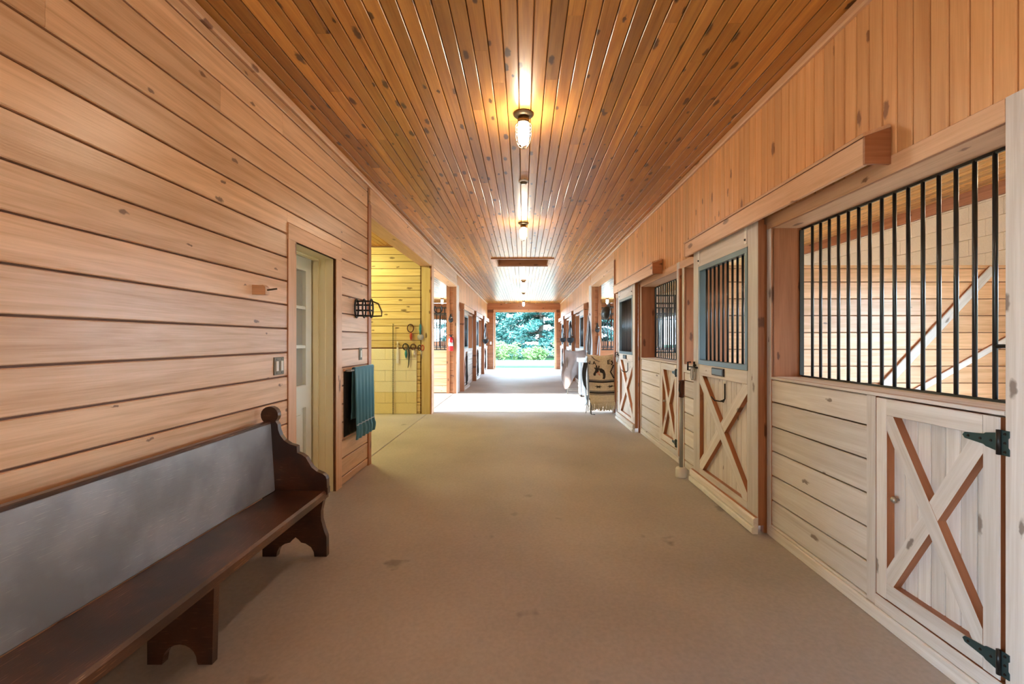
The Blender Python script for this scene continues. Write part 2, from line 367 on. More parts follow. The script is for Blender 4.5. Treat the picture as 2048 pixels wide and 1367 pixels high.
# hatch
hatch = empty('ceiling_hatch', ((HX0+HX1)/2, (HY0+HY1)/2, HC), 'recessed wooden hatch opening with dark screen in the ceiling', 'hatch')
box(hatch, 'frame_board', M['post'], HX0-.09, HX1+.09, HY0-.05, HY0, HC-.025, HC+.0)
box(hatch, 'frame_board', M['trim'], HX0-.09, HX0, HY0, HY1, HC-.025, HC+.0)
box(hatch, 'frame_board', M['trim'], HX1, HX1+.09, HY0, HY1, HC-.025, HC+.0)
box(hatch, 'frame_board', M['post'], HX0-.09, HX1+.09, HY1, HY1+.05, HC-.02, HC+.0)
fb(hatch, 'side_board', M['post'], HX0, HX1, HC, HC+.34, HY1, .02)
fb(hatch, 'side_board', M['post'], HX0, HX1, HC, HC+.34, HY0, .02, d=1)
box(hatch, 'side_board', M['trim'], HX0, HX0+.02, HY0+.02, HY1-.02, HC, HC+.34, along=1)
box(hatch, 'side_board', M['trim'], HX1-.02, HX1, HY0+.02, HY1-.02, HC, HC+.34, along=1)
box(hatch, 'screen', M['mesh'], HX0-.02, HX1+.02, HY0-.02, HY1+.02, HC+.34, HC+.36)

# ---- left wall (bench side)
wl = tag(link('wall_left', None), 'horizontal honey pine plank wall behind the dark bench', 'wall', kind='structure')
DY0, DY1, DZ = 3.48, 4.22, 2.15                          # office door opening
boxes(wl, 'wall_core', M['back'], [(XL-.20, XL-.001, YN, -1.3, 0, HC), (XL-.20, XL-.001, -1.3, .85, 2.36, HC), (XL-.20, XL-.001, .85, DY0-.02, 0, HC), (XL-.20, XL-.001, DY1+.02, 5.16, 0, HC), (XL-.20, XL-.001, DY0-.02, DY1+.02, DZ+.02, HC),
      (XL-.20, XL-.001, 5.16, 8.66, 2.86, HC), (XL-.20, XL-.001, 8.66, 8.80, 0, HC), (XL-.20, XL-.001, 8.80, 12.0, 2.86, HC)])
planks_side(wl, M['wall'], -1, .85, 3.362, 0, 2.36, 2.6, 4.6); planks_side(wl, M['wall'], -1, YN, -1.3, 0, 2.36)
planks_side(wl, M['wall'], -1, 4.352, 5.09, 0, 2.36)
planks_side(wl, M['wall'], -1, 3.362, 4.352, 2.268, 2.36)
for a, b in rows(2.36, HC-.06):
    cuts = {0: [YN, 1.2, 5.09], 1: [YN, 1.66, 5.09], 2: [YN, 2.62, 5.09], 3: [YN, 3.3, 5.09]}.get(int(round((a-2.36)/ROW)), [YN, 2, 5.09])
    for u, v in zip(cuts, cuts[1:]): wb(wl, 'plank', M['wall'], -1, u+.0008, v-.0008, a+.005, b-.005, 0, .02, 'y', .004)
# header above the wash-stall and cross-aisle openings, and its soffit
for u, v in ((5.18, 8.62), (8.84, 11.95)):
    wb(wl, 'header_board', M['wall'], -1, u, v, 2.83, 2.98, 0, .024); wb(wl, 'header_board', M['wall'], -1, u, v, 2.984, HC-.06, 0, .020)
    box(wl, 'soffit_board', M['trim'], XL-.20, XL+.02, u, v, 2.805, 2.829, along=1)
wb(wl, 'casing', M['post'], -1, 5.09, 5.18, 0, 2.93, 0, .034, 'z')
fb(wl, 'jamb', M['trim'], XL-.2, XL+.012, 0, 2.805, 5.16, .02, 'z', d=1)
wb(wl, 'casing', M['trim'], -1, 8.62, 8.84, 0, HC-.07, 0, .026, 'z')
fb(wl, 'jamb', M['wash'], XL-.17, XL+.02, 0, 2.81, 8.66, .03, 'z')
fb(wl, 'jamb', M['trim'], XL-.17, XL+.02, 0, 2.81, 8.80, .03, 'z', d=1)
# office door casing
for a, b in ((3.362, DY0), (DY1, 4.352)): wb(wl, 'casing', M['trim'], -1, a, b, 0, DZ+.0, 0, .03, 'z')
wb(wl, 'casing', M['trim'], -1, 3.362, 4.352, DZ, 2.268, 0, .03, 'y')

# office door
d1 = tag(link('door_1', None), 'cream glazed panel door set deep in the plank wall beyond the bench', 'door', kind='structure')
XD = XL-.235
box(d1, 'jamb', M['cream'], XD, XL+.022, DY1, DY1+.02, 0, DZ, along=2)
box(d1, 'jamb', M['cream'], XD, XL+.022, DY0-.02, DY0, 0, DZ, along=2)
box(d1, 'head_jamb', M['cream'], XD, XL+.022, DY0, DY1, DZ, DZ+.02)
box(d1, 'door_stop', M['cream'], XD+.055, XD+.10, DY1-.014, DY1, 0, DZ, along=2)
box(d1, 'door_stop', M['cream'], XD+.125, XD+.165, DY1-.010, DY1, 0, DZ, along=2)
box(d1, 'door_stop', M['cream'], XD+.055, XD+.10, DY0, DY1, DZ-.014, DZ, along=1)
LFY0, LFY1 = DY0+.005, DY1-.02
def leaf(name, y0, y1, z0, z1, x1=.045, mat='creamdoor', par=None): return box(par or d1, name, M[mat], XD, XD+x1, y0, y1, z0, z1, .006)
leaf('stile', LFY0, LFY0+.11, .012, DZ-.01); leaf('stile', LFY1-.11, LFY1, .012, DZ-.01)
leaf('rail', LFY0+.11, LFY1-.11, .012, .24); leaf('rail', LFY0+.11, LFY1-.11, .80, 1.0); leaf('rail', LFY0+.11, LFY1-.11, DZ-.13, DZ-.01)
for z in (1.343, 1.69): leaf('muntin', LFY0+.11, LFY1-.11, z-.014, z+.014, .04)
leaf('muntin', (LFY0+LFY1)/2-.012, (LFY0+LFY1)/2+.012, 1.0, DZ-.13, .036)
for z0, z1 in ((1.0, 1.329), (1.357, 1.676), (1.704, DZ-.13)):
    for y0, y1 in ((LFY0+.11, (LFY0+LFY1)/2-.012), ((LFY0+LFY1)/2+.012, LFY1-.11)): leaf('pane', y0, y1, z0, z1, .014, 'pane')
leaf('panel', LFY0+.11, LFY1-.11, .24, .80, .02); leaf('raised_panel', LFY0+.17, LFY1-.17, .30, .74, .032)
boxes(wl, 'office_wall', M['back'], [(XD-.9, XD-.85, 2.4, 5.1, 0, HC), (XD-.9, XL-.21, 2.4, 2.45, 0, HC)])

# ---- wash stall wall / cross-aisle wall on the left
wash = tag(link('wall_wash', None), 'pine plank wall of the yellow-lit wash stall', 'wall', kind='structure')
boxes(wash, 'wall_core', M['back'], [(-XO, XL-.20, 8.68, 8.80, 0, HC), (-XO, XL-.20, 5.02, 5.14, 0, HC)])
planks_front(wash, M['wash'], -XO, XL-.17, 1.24, HC-.02, 8.68, 2.5, 4, .008, .02, .1365, .03)
planks_front(wash, M['wash'], -2.03, XL-.17, 0, 1.24, 8.68, 2.5, 4, .008, .02, .1365, .03)
planks_front(wash, M['wash'], -XO, -2.0, 0, HC, 8.82, 2.5, 4, .008, .02)
for k in range(6):
    x = -2.03; m = M['blocky'] if k < 2 else M['blockw']; first = True
    while x > -XO+.05:
        L = .2 if (first and k % 2) else .4; first = False
        fb(wash, 'block', m, x-L+.002, x-.002, k*.2067+.002, (k+1)*.2067-.002, 8.678, .035, 'x', .004); x -= L
# ---- outer block walls with daylight openings
def outer_wall(name, s, label, opens):
    wo = tag(link(name, None), label, 'wall', kind='structure')
    L6 = []; y = YN
    for a, b, z0, z1 in opens:
        L6 += [(y, a, 0, HC), (a, b, z1, HC)] + ([(a, b, 0, z0)] if z0 > 0 else []); y = b
    L6.append((y, YF, 0, HC))
    boxes(wo, 'wall_core', M['block'], [((XO, XO+.2) if s > 0 else (-XO-.2, -XO)) + q for q in L6])
    return wo
wro = outer_wall('wall_right_outer', 1, 'cream painted block outer wall seen through the stall bars',
    [(1.5, 3.6, 0.4, 2.1), (5.5, 7.8, .4, 2.1), (8.95, 11.95, 0, 2.8), (12.6, 15.0, 1.0, 2.3), (15.9, 18.2, 1.0, 2.3), (19, 21.3, 1.0, 2.3)])
wlo = outer_wall('wall_left_outer', -1, 'cream block outer wall behind the far stalls opposite', [(-1.4, .95, 0, 2.5), (8.95, 11.95, 0, 2.8), (12.6, 15.0, 1.0, 2.3), (15.9, 18.2, 1.0, 2.3), (19, 21.3, 1.0, 2.3)])  # first opening belongs to the added, unseen side passage
for k in range(5):
    z0 = 2.215+k*.2; z1 = min(z0+.2, 3.04); y = 4.9-(.2 if k % 2 else 0)
    if z1-z0 < .02: break
    while y < 8.7:
        board(wro, 'block', M['block'], (XO, y+.2, (z0+z1)/2), (0, 1, 0), (-1, 0, 0), .396, z1-z0-.004, .02, .004); y += .4
for u, v in ((YN, 2), (2, 5.6), (5.6, 8.7)): board(wro, 'trim_board', M['post'], (XO, (u+v)/2, 3.115), (0, 1, 0), (-1, 0, 0), v-u-.002, .15, .045)

# ---- end walls
wf = tag(link('wall_far', None), 'reddish wood end wall framing the open barn doorway', 'wall', kind='structure')
OX0, OX1, OZ = -1.36, 1.50, 2.755
boxes(wf, 'wall_core', M['back'], [(-XO, -4.7, YF+.02, YF+.2, 0, HC), (-4.7, -3.3, YF+.02, YF+.2, 0, 1.35), (-4.7, -3.3, YF+.02, YF+.2, 2.4, HC), (-3.3, OX0, YF+.02, YF+.2, 0, HC), (OX0, OX1, YF+.02, YF+.2, OZ, HC),
      (OX1, 3.3, YF+.02, YF+.2, 0, HC), (3.3, 4.7, YF+.02, YF+.2, 0, 1.35), (3.3, 4.7, YF+.02, YF+.2, 2.4, HC), (4.7, XO, YF+.02, YF+.2, 0, HC)])
planks_front(wf, M['post'], XL, OX0-.09, 0, 2.75, YF+.02); planks_front(wf, M['post'], OX1+.09, XR, 0, 2.75, YF+.02)
planks_front(wf, M['post'], -XO, XL-.2, 2.4, HC, YF+.02); planks_front(wf, M['post'], XR+.2, XO, 2.4, HC, YF+.02)
planks_front(wf, M['post'], -XO, XL-.2, 0, 1.35, YF+.02); planks_front(wf, M['post'], XR+.2, XO, 0, 1.35, YF+.02)
fb(wf, 'beam', M['post'], XL+.01, XR-.01, 2.875, HC-.005, YF, .06); fb(wf, 'header_board', M['trim'], OX0-.09, OX1+.09, OZ, 2.875, YF, .03)
for a, b in ((OX0-.09, OX0), (OX1, OX1+.09)): fb(wf, 'casing', M['trim'], a, b, 0, OZ, YF, .03, 'z')
wn = tag(link('wall_near', None), 'plank wall closing the barn behind the viewer', 'wall', kind='structure')
boxes(wn, 'wall_core', M['back'], [(-XO, XO, YN-.2, YN-.022, 0, HC)])
for a, b in rows(0, HC): fb(wn, 'plank', M['wall'], -XO, XO, a+.005, b-.005, YN-.022, .02, 'x', .004, 1)

# ---- right wall (stall fronts), near part
wr = tag(link('wall_right', None), 'pine stall-front wall with barred windows and sliding doors', 'wall', kind='structure')
WZ0, WZ1, WD = 1.14, 2.20, .225
core = []
def cadd(y0, y1, z0, z1, d=.001): core.append((XR+d, XR+.205, y0, y1, z0, z1))
cadd(YN, 8.82, WZ1+.02, HC); cadd(YN, 1.655, 0, WZ1+.02); cadd(8.82, 12.0, 2.86, HC)
Mv = frame((XR, 0, 0), (0, 0, 1), (-1, 0, 0)); vd = Vector((-1, 0, 0)).cross(Vector((0, 0, 1))).y
bv = .088; far_items = []; y = YN
while y < 8.82:
    z0 = 2.29 if y > 1.45 else 2.29
    if .6 < y: wb(wr, 'wall_board', M['upper'], 1, y+.003, y+bv-.003, z0, HC-.06, 0, .016, 'z', .004)
    else: far_items.append(((z0+HC-.06)/2, vd*(y+bv/2), HC-.06-z0, bv-.006, .016))
    y += bv
joined(wr, 'wall_board', M['upper'], Mv, far_items, 'stuff')
planks_side(wr, M['stall'], 1, YN, 1.50, 0.07, 2.20, 2.4, 4)
wb(wr, 'casing', M['post'], 1, 1.50, 1.535, .07, 2.2, 0, .016, 'z')
wb(wr, 'baseboard', M['stall'], 1, YN, 3.26, 0, .068, 0, .032, 'y', .006)
wb(wr, 'header_board', M['trim'], 1, YN, 1.56, 2.2, 2.288, 0, .022)

GR = {}
def grille(name, y0, y1, label, gate=False, n=None):
    g = empty(name, (XR+.205, (y0+y1)/2, WZ0), label, 'window', kind='structure')
    X = XR+.2
    box(g, 'rail', M['steel'], X-.006, X+.006, y0, y1, WZ0, WZ0+.012, along=1); box(g, 'rail', M['steel'], X-.006, X+.006, y0, y1, WZ1-.016, WZ1, along=1)
    box(g, 'flat_bar', M['steel'], X-.022, X+.006, y1-.012, y1-.002, WZ0+.012, WZ1-.016, along=2)
    k = 0; yy = y1-.115
    while yy > y0+.03: bar(g, M['steel'], X, yy, WZ0+.01, WZ1-.01); yy -= .0868; k += 1
    if gate: tube(g, 'cross_bar', M['steel'], [(X, y1-.115-14*.0868, 1.375), (X, y0+.01, 1.375)], .009)
    return g
def lining(par, s, y0, y1, z0, z1, d=WD, m='post', sill='stall'):
    a, b = (XW(s)-.012, XW(s)+d-.02) if s > 0 else (XW(s)-d+.02, XW(s)+.012)
    box(par, 'jamb', M[m], a, b, y1, y1+.018, z0, z1, along=2); box(par, 'jamb', M[m], a, b, y0-.018, y0, z0, z1, along=2)
    box(par, 'head', M['trim'], a, b, y0-.018, y1+.018, z1, z1+.018, along=1); box(par, 'sill', M[sill], a, b, y0-.018, y1+.018, z0-.02, z0, along=1)
def hinge(par, s, y, z, d):
    """black T hinge; strap points towards +d in Y"""
    X = XW(s)-s*.024
    Mw = frame((X, y, z), (0, 1, 0), (-s, 0, 0)); q = Vector((-s, 0, 0)).cross(Vector((0, 1, 0))).z
    h = link('hinge', None, Mw, par)
    prism(h, 'strap', M['tealsteel'], [(d*.008, .034*q), (d*.05, .026*q), (d*.058, .020*q), (d*.132, .012*q), (d*.142, 0), (d*.132, -.012*q), (d*.058, -.020*q), (d*.05, -.026*q), (d*.008, -.034*q)], Mw, .004)
    prism(h, 'plate', M['tealsteel'], [(-d*.008, .046), (-d*.034, .046), (-d*.034, .022), (-d*.029, .016), (-d*.029, -.016), (-d*.034, -.022), (-d*.034, -.046), (-d*.008, -.046)], Mw, .004)
    v, f = tube_geo([(0, -.046, .005), (0, .046, .005)], .0085, 10); link('knuckle', mesh_of(v, f, M['hardware'], 'knuckle', True), Mw, h)
    for u, vv in ((d*.118, 0), (d*.07, 0), (d*.03, 0), (-d*.02, .033), (-d*.02, 0), (-d*.02, -.033)):
        k = ('screw',)
        if k not in CACHE: CACHE[k] = mesh_of(*lathe_geo([(.0055, 0), (.004, .003)], 10), M['hardware'], 'screw')
        link('screw', CACHE[k], Mw @ T((u, vv, .004)), h)
def clip_strip(w_, h_, half, flip):
    """hexagon: strip of half-width half along the diagonal of a w x h panel, in diagonal coordinates"""
    a = math.atan2(h_, w_); d = Vector((math.cos(a), math.sin(a))); n = Vector((-d.y, d.x))
    c0, c1 = Vector((0, 0)), Vector((w_, h_))
    ex, ey = half/abs(n.x), half/abs(n.y)
    P = [(0, 0), (min(ex, w_), 0), (w_, h_-min(ey, h_)) if False else (w_, h_-ex*math.tan(a) if False else h_-half/math.cos(a)), (w_, h_), (w_-half/math.sin(a), h_), (0, half/math.cos(a))]
    P[1] = (half/math.sin(a), 0)
    return P, a
def xbrace(par, s, y0, y1, z0, z1, X0, half, t, mat):
    w_, h_ = y1-y0, z1-z0
    for k in (0, 1):
        P, a = clip_strip(w_, h_, half, k)
        cy, cz = (y0+y1)/2, (z0+z1)/2
        sg = 1 if k == 0 else -1
        l = Vector((0, sg*math.cos(a), math.sin(a))); n = Vector((-s, 0, 0)); yv = n.cross(l)
        Mw = frame((X0, cy, cz), l, n); pts = []
        for u, v in P:
            W = Vector((0, sg*(u-w_/2), v-h_/2)); pts.append((W.dot(l), W.dot(yv)))
        prism(par, 'brace', mat, pts, Mw, t-.0015*k)
def feed_door(name, s, y0, label):
    y1 = y0+.60; z0, z1 = .134, 1.118
    d = empty(name, (XW(s), (y0+y1)/2, z0), label, 'door', kind='structure'); m = M['stall']
    n = 7; bwid = (y1-y0-.12)/n
    for k in range(n): wb(d, 'panel_board', m, s, y0+.06+k*bwid+.0015, y0+.06+(k+1)*bwid-.0015, z0+.07, z1-.07, -.028, .010, 'z', .003)
    wb(d, 'panel_back', M['back'], s, y0+.05, y1-.05, z0+.06, z1-.06, -.037, .008)
    wb(d, 'stile', m, s, y0+.003, y0+.068, z0+.004, z1-.004, -.03, .052, 'z'); wb(d, 'stile', m, s, y1-.068, y1-.003, z0+.004, z1-.004, -.03, .052, 'z')
    wb(d, 'rail', m, s, y0+.068, y1-.068, z1-.084, z1-.004, -.03, .052); wb(d, 'rail', m, s, y0+.068, y1-.068, z0+.004, z0+.084, -.03, .052)
    xbrace(d, s, y0+.068, y1-.068, z0+.084, z1-.084, XW(s)+s*.0178, .034, .0385, m)
    hinge(d, s, y0-.0, z1-.095, 1); hinge(d, s, y0-.0, z0+.075, 1)
    kn = lathe(d, 'knob', M['clearmetal'], [(.005, 0), (.005, .015), (.015, .02), (.017, .026), (.012, .034), (.001, .036)], frame((XW(s)+s*.0175, y1-.095, .632), (0, 1, 0), (-s, 0, 0)), 14)
    return d
def slide_door(name, s, y0, label, wid=1.24, detail=True, wstand=.055):
    """sliding stall door: barred steel window over an X-braced panel"""
    y1 = y0+wid; z0, z1 = .035, 2.27; m = M['stall']; A = wstand
    d = empty(name, (XW(s)-s*(A+.02), (y0+y1)/2, z0), label, 'door', kind='structure')
    st = .155; k0, k1 = y0+st, y1-st
    wb(d, 'stile', m, s, y0, k0, z0+.03, z1, A, .048, 'z', .004); wb(d, 'stile', m, s, k1, y1, z0+.03, z1, A, .048, 'z', .004)
    wb(d, 'rail', m, s, k0, k1, 2.095, z1, A, .048); wb(d, 'rail', m, s, k0, k1, 1.065, 1.18, A, .048); wb(d, 'rail', m, s, k0, k1, z0+.03, .18, A, .048)
    X = XW(s)-s*(A+.024)
    # steel window
    g = link('window_grille', None, T((X, (k0+k1)/2, 1.18)), d); B = M['bluesteel']; o = .012
    wb(g, 'frame_bar', B, s, k0-o, k1+o, 1.17, 1.215, A-.004, .058); wb(g, 'frame_bar', B, s, k0-o, k1+o, 2.06, 2.105, A-.004, .058)
    wb(g, 'frame_bar', B, s, k0-o, k0+.028, 1.215, 2.06, A-.004, .058, 'z'); wb(g, 'frame_bar', B, s, k1-.028, k1+o, 1.215, 2.06, A-.004, .058, 'z')
    nbar = 9
    for k in range(nbar): bar(g, M['steel'], X, k0+.028+(k1-k0-.056)*(k+1)/(nbar+1), 1.213, 2.062, .0095)
    # lower panel
    n = 11 if detail else 6; bwid = (k1-k0)/n
    for k in range(n): wb(d, 'panel_board', m, s, k0+k*bwid+.0012, k0+(k+1)*bwid-.0012, .17, 1.07, A+.0, .010, 'z', .003)
    wb(d, 'panel_back', M['back'], s, k0-.01, k1+.01, .17, 1.07, A-.008, .0075)
    xbrace(d, s, k0, k1, .18, 1.065, XW(s)-s*(A+.0102), .05, .0375, m)
    # bottom guard with a white edge
    wb(d, 'bottom_guard', m, s, y0-.01, y1+.01, .055, .125, A+.0485, .035, 'y', .012)
    wb(d, 'guard_strip', M['white'], s, y0-.005, y1+.005, .005, .055, A+.0485, .045, 'y', .008)
    if detail:
        for yy in (y0+.17, y1-.15):
            hb = wb(d, 'hanger_strap', M['white'], s, yy-.018, yy+.018, 2.13, 2.30, A+.0485, .006, 'z', .002)
            lathe(hb, 'bolt', M['hardware'], [(.009, 0), (.009, .006), (.004, .01)], frame((XW(s)-s*(A+.054), yy, 2.16), (0, 1, 0), (-s, 0, 0)), 8)
        pl = wb(d, 'name_plate', M['hardware'], s, y0+.54, y0+.77, 1.092, 1.158, A+.0485, .014, 'y', .004)
        wb(pl, 'plate_face', M['bluesteel'], s, y0+.555, y0+.755, 1.102, 1.148, A+.0627, .002)
        yh = y0+.60; Xf = XW(s)-s*(A+.011)
        v, f = merge([tube_geo([(Xf-s*.008, yh, 1.03), (Xf-s*.008, yh, .90), (Xf-s*.03, yh+.02, .875), (Xf-s*.07, yh+.06, .88), (Xf-s*.09, yh+.085, .91)], .006, 6),
                      tube_geo([(Xf-s*.008, yh, .90), (Xf-s*.03, yh-.02, .875), (Xf-s*.055, yh-.035, .89)], .006, 6)])
        link('hook', mesh_of(v, f, M['hardware'], 'hook', True), None, d)
        yl = y1-.07; Xf = XW(s)-s*(A+.048)
        lt = tubes(d, 'latch', M['hardware'], [[(Xf-s*.012, yl-.06, 1.135), (Xf-s*.012, yl+.16, 1.135)], [(Xf-s*.012, yl+.02, 1.19), (Xf-s*.012, yl+.02, 1.09)], [(Xf-s*.012, yl-.03, 1.16), (Xf-s*.04, yl-.03, 1.15)], [(Xf, yl+.14, 1.18), (Xf-s*.03, yl+.14, 1.18), (Xf-s*.03, yl+.14, 1.10), (Xf, yl+.14, 1.10)]], .009)
        for q in range(3):
            c = (Xf-s*(.02+.006*q), yl-.005+.018*q, 1.07)
            tube(lt, 'ring', M['clearmetal'], [(c[0], c[1]+.03*math.cos(a), c[2]+.06*math.sin(a)) for a in np.linspace(0, 2*math.pi, 17)[:-1]], .004, 6, True)
    else:
        for yy in (y0+.17, y1-.15): wb(d, 'hanger_strap', M['galv'], s, yy-.018, yy+.018, 2.13, 2.30, A+.0485, .006, 'z', .002)
    return d
def track_cover(s, y0, y1, label):
    Xw = XW(s); n = 6
    c = empty('track_cover', (Xw, (y0+y1)/2, 2.25), label, 'track cover', 'hoods over the sliding door tracks')
    wb(c, 'front_board', M['trim'], s, y0, y1, 2.245, 2.38, .128, .022, 'y', .004)
    # sloped top board
    p0 = Vector((Xw-s*.158, 0, 2.378)); p1 = Vector((Xw-s*.0245, 0, 2.425)); dv = p1-p0; nn = Vector((-s*dv.z*s, 0, abs(dv.x))) if False else Vector((-s*dv.z, 0, abs(dv.x))).normalized()
    mid = (p0+p1)/2; mid.y = (y0+y1)/2
    board(c, 'top_board', M['trim'], mid, (0, 1, 0), nn, y1-y0+.03, dv.length, .016, .004)
    for yy, dd in ((y0, -1), (y1, 1)):
        Mw = frame((Xw, yy, 0), (1, 0, 0), (0, dd, 0)); q = Vector((0, dd, 0)).cross(Vector((1, 0, 0))).z
        prism(c, 'end_cap', M['post'], [(-s*.025, 2.247*q), (-s*.15, 2.247*q), (-s*.15, 2.38*q), (-s*.025, 2.424*q)], Mw, .014)
    tube(c, 'track', M['galv'], [(Xw-s*.079, y0+.02, 2.33), (Xw-s*.079, y1-.02, 2.33)], .018, 8)
    return c
def stall_front(s, q, which):
    """the near right stalls: barred window with feed door, doorway, narrow window"""
    w0, w1 = 1.67+q, 3.25+q
    cadd(w0-.018, w1+.018, 0, WZ0-.021, .045); cadd(w1+.018, 3.35+q, 0, WZ1+.02); cadd(4.46+q, 4.55+q, 0, WZ1+.02); cadd(4.55+q, 5.03+q, 0, WZ0-.021); cadd(5.03+q, 5.25+q-.018, 0, WZ1+.02)
    lining(wr, 1, w0, w1, WZ0, WZ1, sill='stall'); lining(wr, 1, 4.57+q, 5.01+q, WZ0, WZ1)
    # casings
    wb(wr, 'casing', M['stall'], 1, w0-.095, w0, .07, WZ1+.088, 0, .024, 'z'); wb(wr, 'casing', M['stall'], 1, w1, w1+.055, .0, WZ1, 0, .024, 'z')
    wb(wr, 'casing', M['trim'], 1, w0, w1+.055, WZ1, WZ1+.088, 0, .024); wb(wr, 'sill_casing', M['stall'], 1, w0, w1, 1.122, WZ0, 0, .026)
    fb(wr, 'door_post', M['post'], XR-.045, XR+.0, 0, 2.24, w1+.10, .04, 'z', d=-1)
    box(wr, 'door_jamb', M['post'], XR-.012, XR+.205, w1+.10, w1+.115, 0, 2.2, along=2); box(wr, 'door_jamb', M['post'], XR-.012, XR+.205, 4.445+q, 4.46+q, 0, 2.2, along=2)
    wb(wr, 'casing', M['stall'], 1, 4.46+q, 4.57+q, 0, WZ1, 0, .024, 'z'); wb(wr, 'casing', M['stall'], 1, 5.01+q, 5.075+q, 0.0, WZ1, 0, .024, 'z'); wb(wr, 'casing', M['trim'], 1, w1+.055, 5.155+q, WZ1, WZ1+.088, 0, .02)
    wb(wr, 'sill_casing', M['stall'], 1, 4.57+q, 5.01+q, 1.05, WZ0, 0, .026)
    fb(wr, 'post_edge', M['post'], XR-.05, XR-.02, 0.1, 2.20, 5.115+q, .035, 'z')
    wb(wr, 'casing', M['stall'], 1, 5.115+q, 5.155+q, 0, WZ1, 0, .024, 'z')
    # feed-door surround and planks
    fy = 1.686+q
    wb(wr, 'casing', M['stall'], 1, fy+.602, fy+.662, .075, 1.12, 0, .022, 'z'); wb(wr, 'casing', M['stall'], 1, w0, fy+.602, .069, .132, 0, .024, 'y')
    planks_side(wr, M['stall'], 1, fy+.662, w1, .085, 1.12, 4, 5, .008, .016); wb(wr, 'baseboard', M['stall'], 1, fy+.662, w1, .0685, .085, 0, .02)
    planks_side(wr, M['stall'], 1, 4.57+q, 5.01+q, .0, 1.05, 4, 5, .008, .016)
    if q: wb(wr, 'baseboard', M['stall'], 1, w0-.09, w1, 0, .068, 0, .032, 'y', .006)
stall_front(1, 0, 'near'); stall_front(1, 3.58, 'next')
boxes(wr, 'wall_core', M['back'], core + [(XR+.001, XR+.205, 8.61, 8.82, 0, WZ1+.02)])
wb(wr, 'casing', M['post'], 1, 8.79, 8.84, 0, 2.95, 0, .04, 'z'); fb(wr, 'jamb', M['trim'], XR, XR+.2, 0, 2.81, 8.82, .02, 'z', d=1)
wb(wr, 'header_board', M['trim'], 1, 8.84, 11.95, 2.83, 2.98, 0, .024); wb(wr, 'header_board', M['upper'], 1, 8.84, 11.95, 2.984, HC-.06, 0, .02)
box(wr, 'soffit_board', M['trim'], XR-.02, XR+.20, 8.84, 11.95, 2.805, 2.829, along=1)
grille('window_1', 1.67, 3.25, 'large black-barred stall window with the wide sill', True)
grille('window_2', 5.25, 6.83, 'black-barred stall window beyond the first sliding door')
feed_door('door_2', 1, 1.686, 'pale X-braced feed hatch door under the large barred window')
feed_door('door_3', 1, 1.686+3.58, 'pale X-braced feed hatch door beside the grey metal pole')
slide_door('door_4', 1, 3.28, 'first pale sliding stall door with steel bars and X brace, black name plate')
slide_door('door_5', 1, 6.9, 'pale sliding stall door with X brace just behind the horse blanket')
track_cover(1, 2.2, 4.62, 'honey wood hood above the first sliding stall door')
track_cover(1, 5.80, 8.3, 'honey wood hood above the stall door beside the horse blanket')

boxes(wl, 'added_passage_wall', M['block'], [(-XO, XL-.21, 1.0, 1.1, 0, HC), (-XO, XL-.21, -1.55, -1.45, 0, HC)]); boxes(wr, 'stall_end_wall', M['block'], [(XR+.206, XO, 1.05, 1.15, 0, HC)])  # unseen side passage, added so daylight reaches the near stall fronts
# ---- stall partitions
def partition(name, label, x0, x1, y, zt, barred, m='wall', top=2.24):
    p = tag(link(name, None), label, 'wall', kind='structure')
    boxes(p, 'wall_core', M['back'], [(x0, x1, y, y+.05, 0, zt)])
    planks_front(p, M[m], x0, x1, 0, zt, y, 4, 6, .008, .02, .183, .02)
    box(p, 'cap_rail', M[m], x0, x1, y-.03, y+.08, zt, zt+.035)
    if barred:
        g = M['steel']
        for z in (zt+.035, top-.15, top): box(p, 'rail', g, x0, x1, y-.008, y+.02, z, z+.03)
        x = x0+.06
        while x < x1: bar(p, g, x, y+.006, zt+.05, top+.01, .012); x += .105
    return p
p1 = partition('wall_partition_1', 'plank stall partition with leaning brace boards behind the bars', XR+.21, XO, 4.97, 2.18, False)
partition('wall_partition_2', 'half plank half barred stall wall beside the cross aisle', XR+.21, XO, 8.72, 1.12, True)
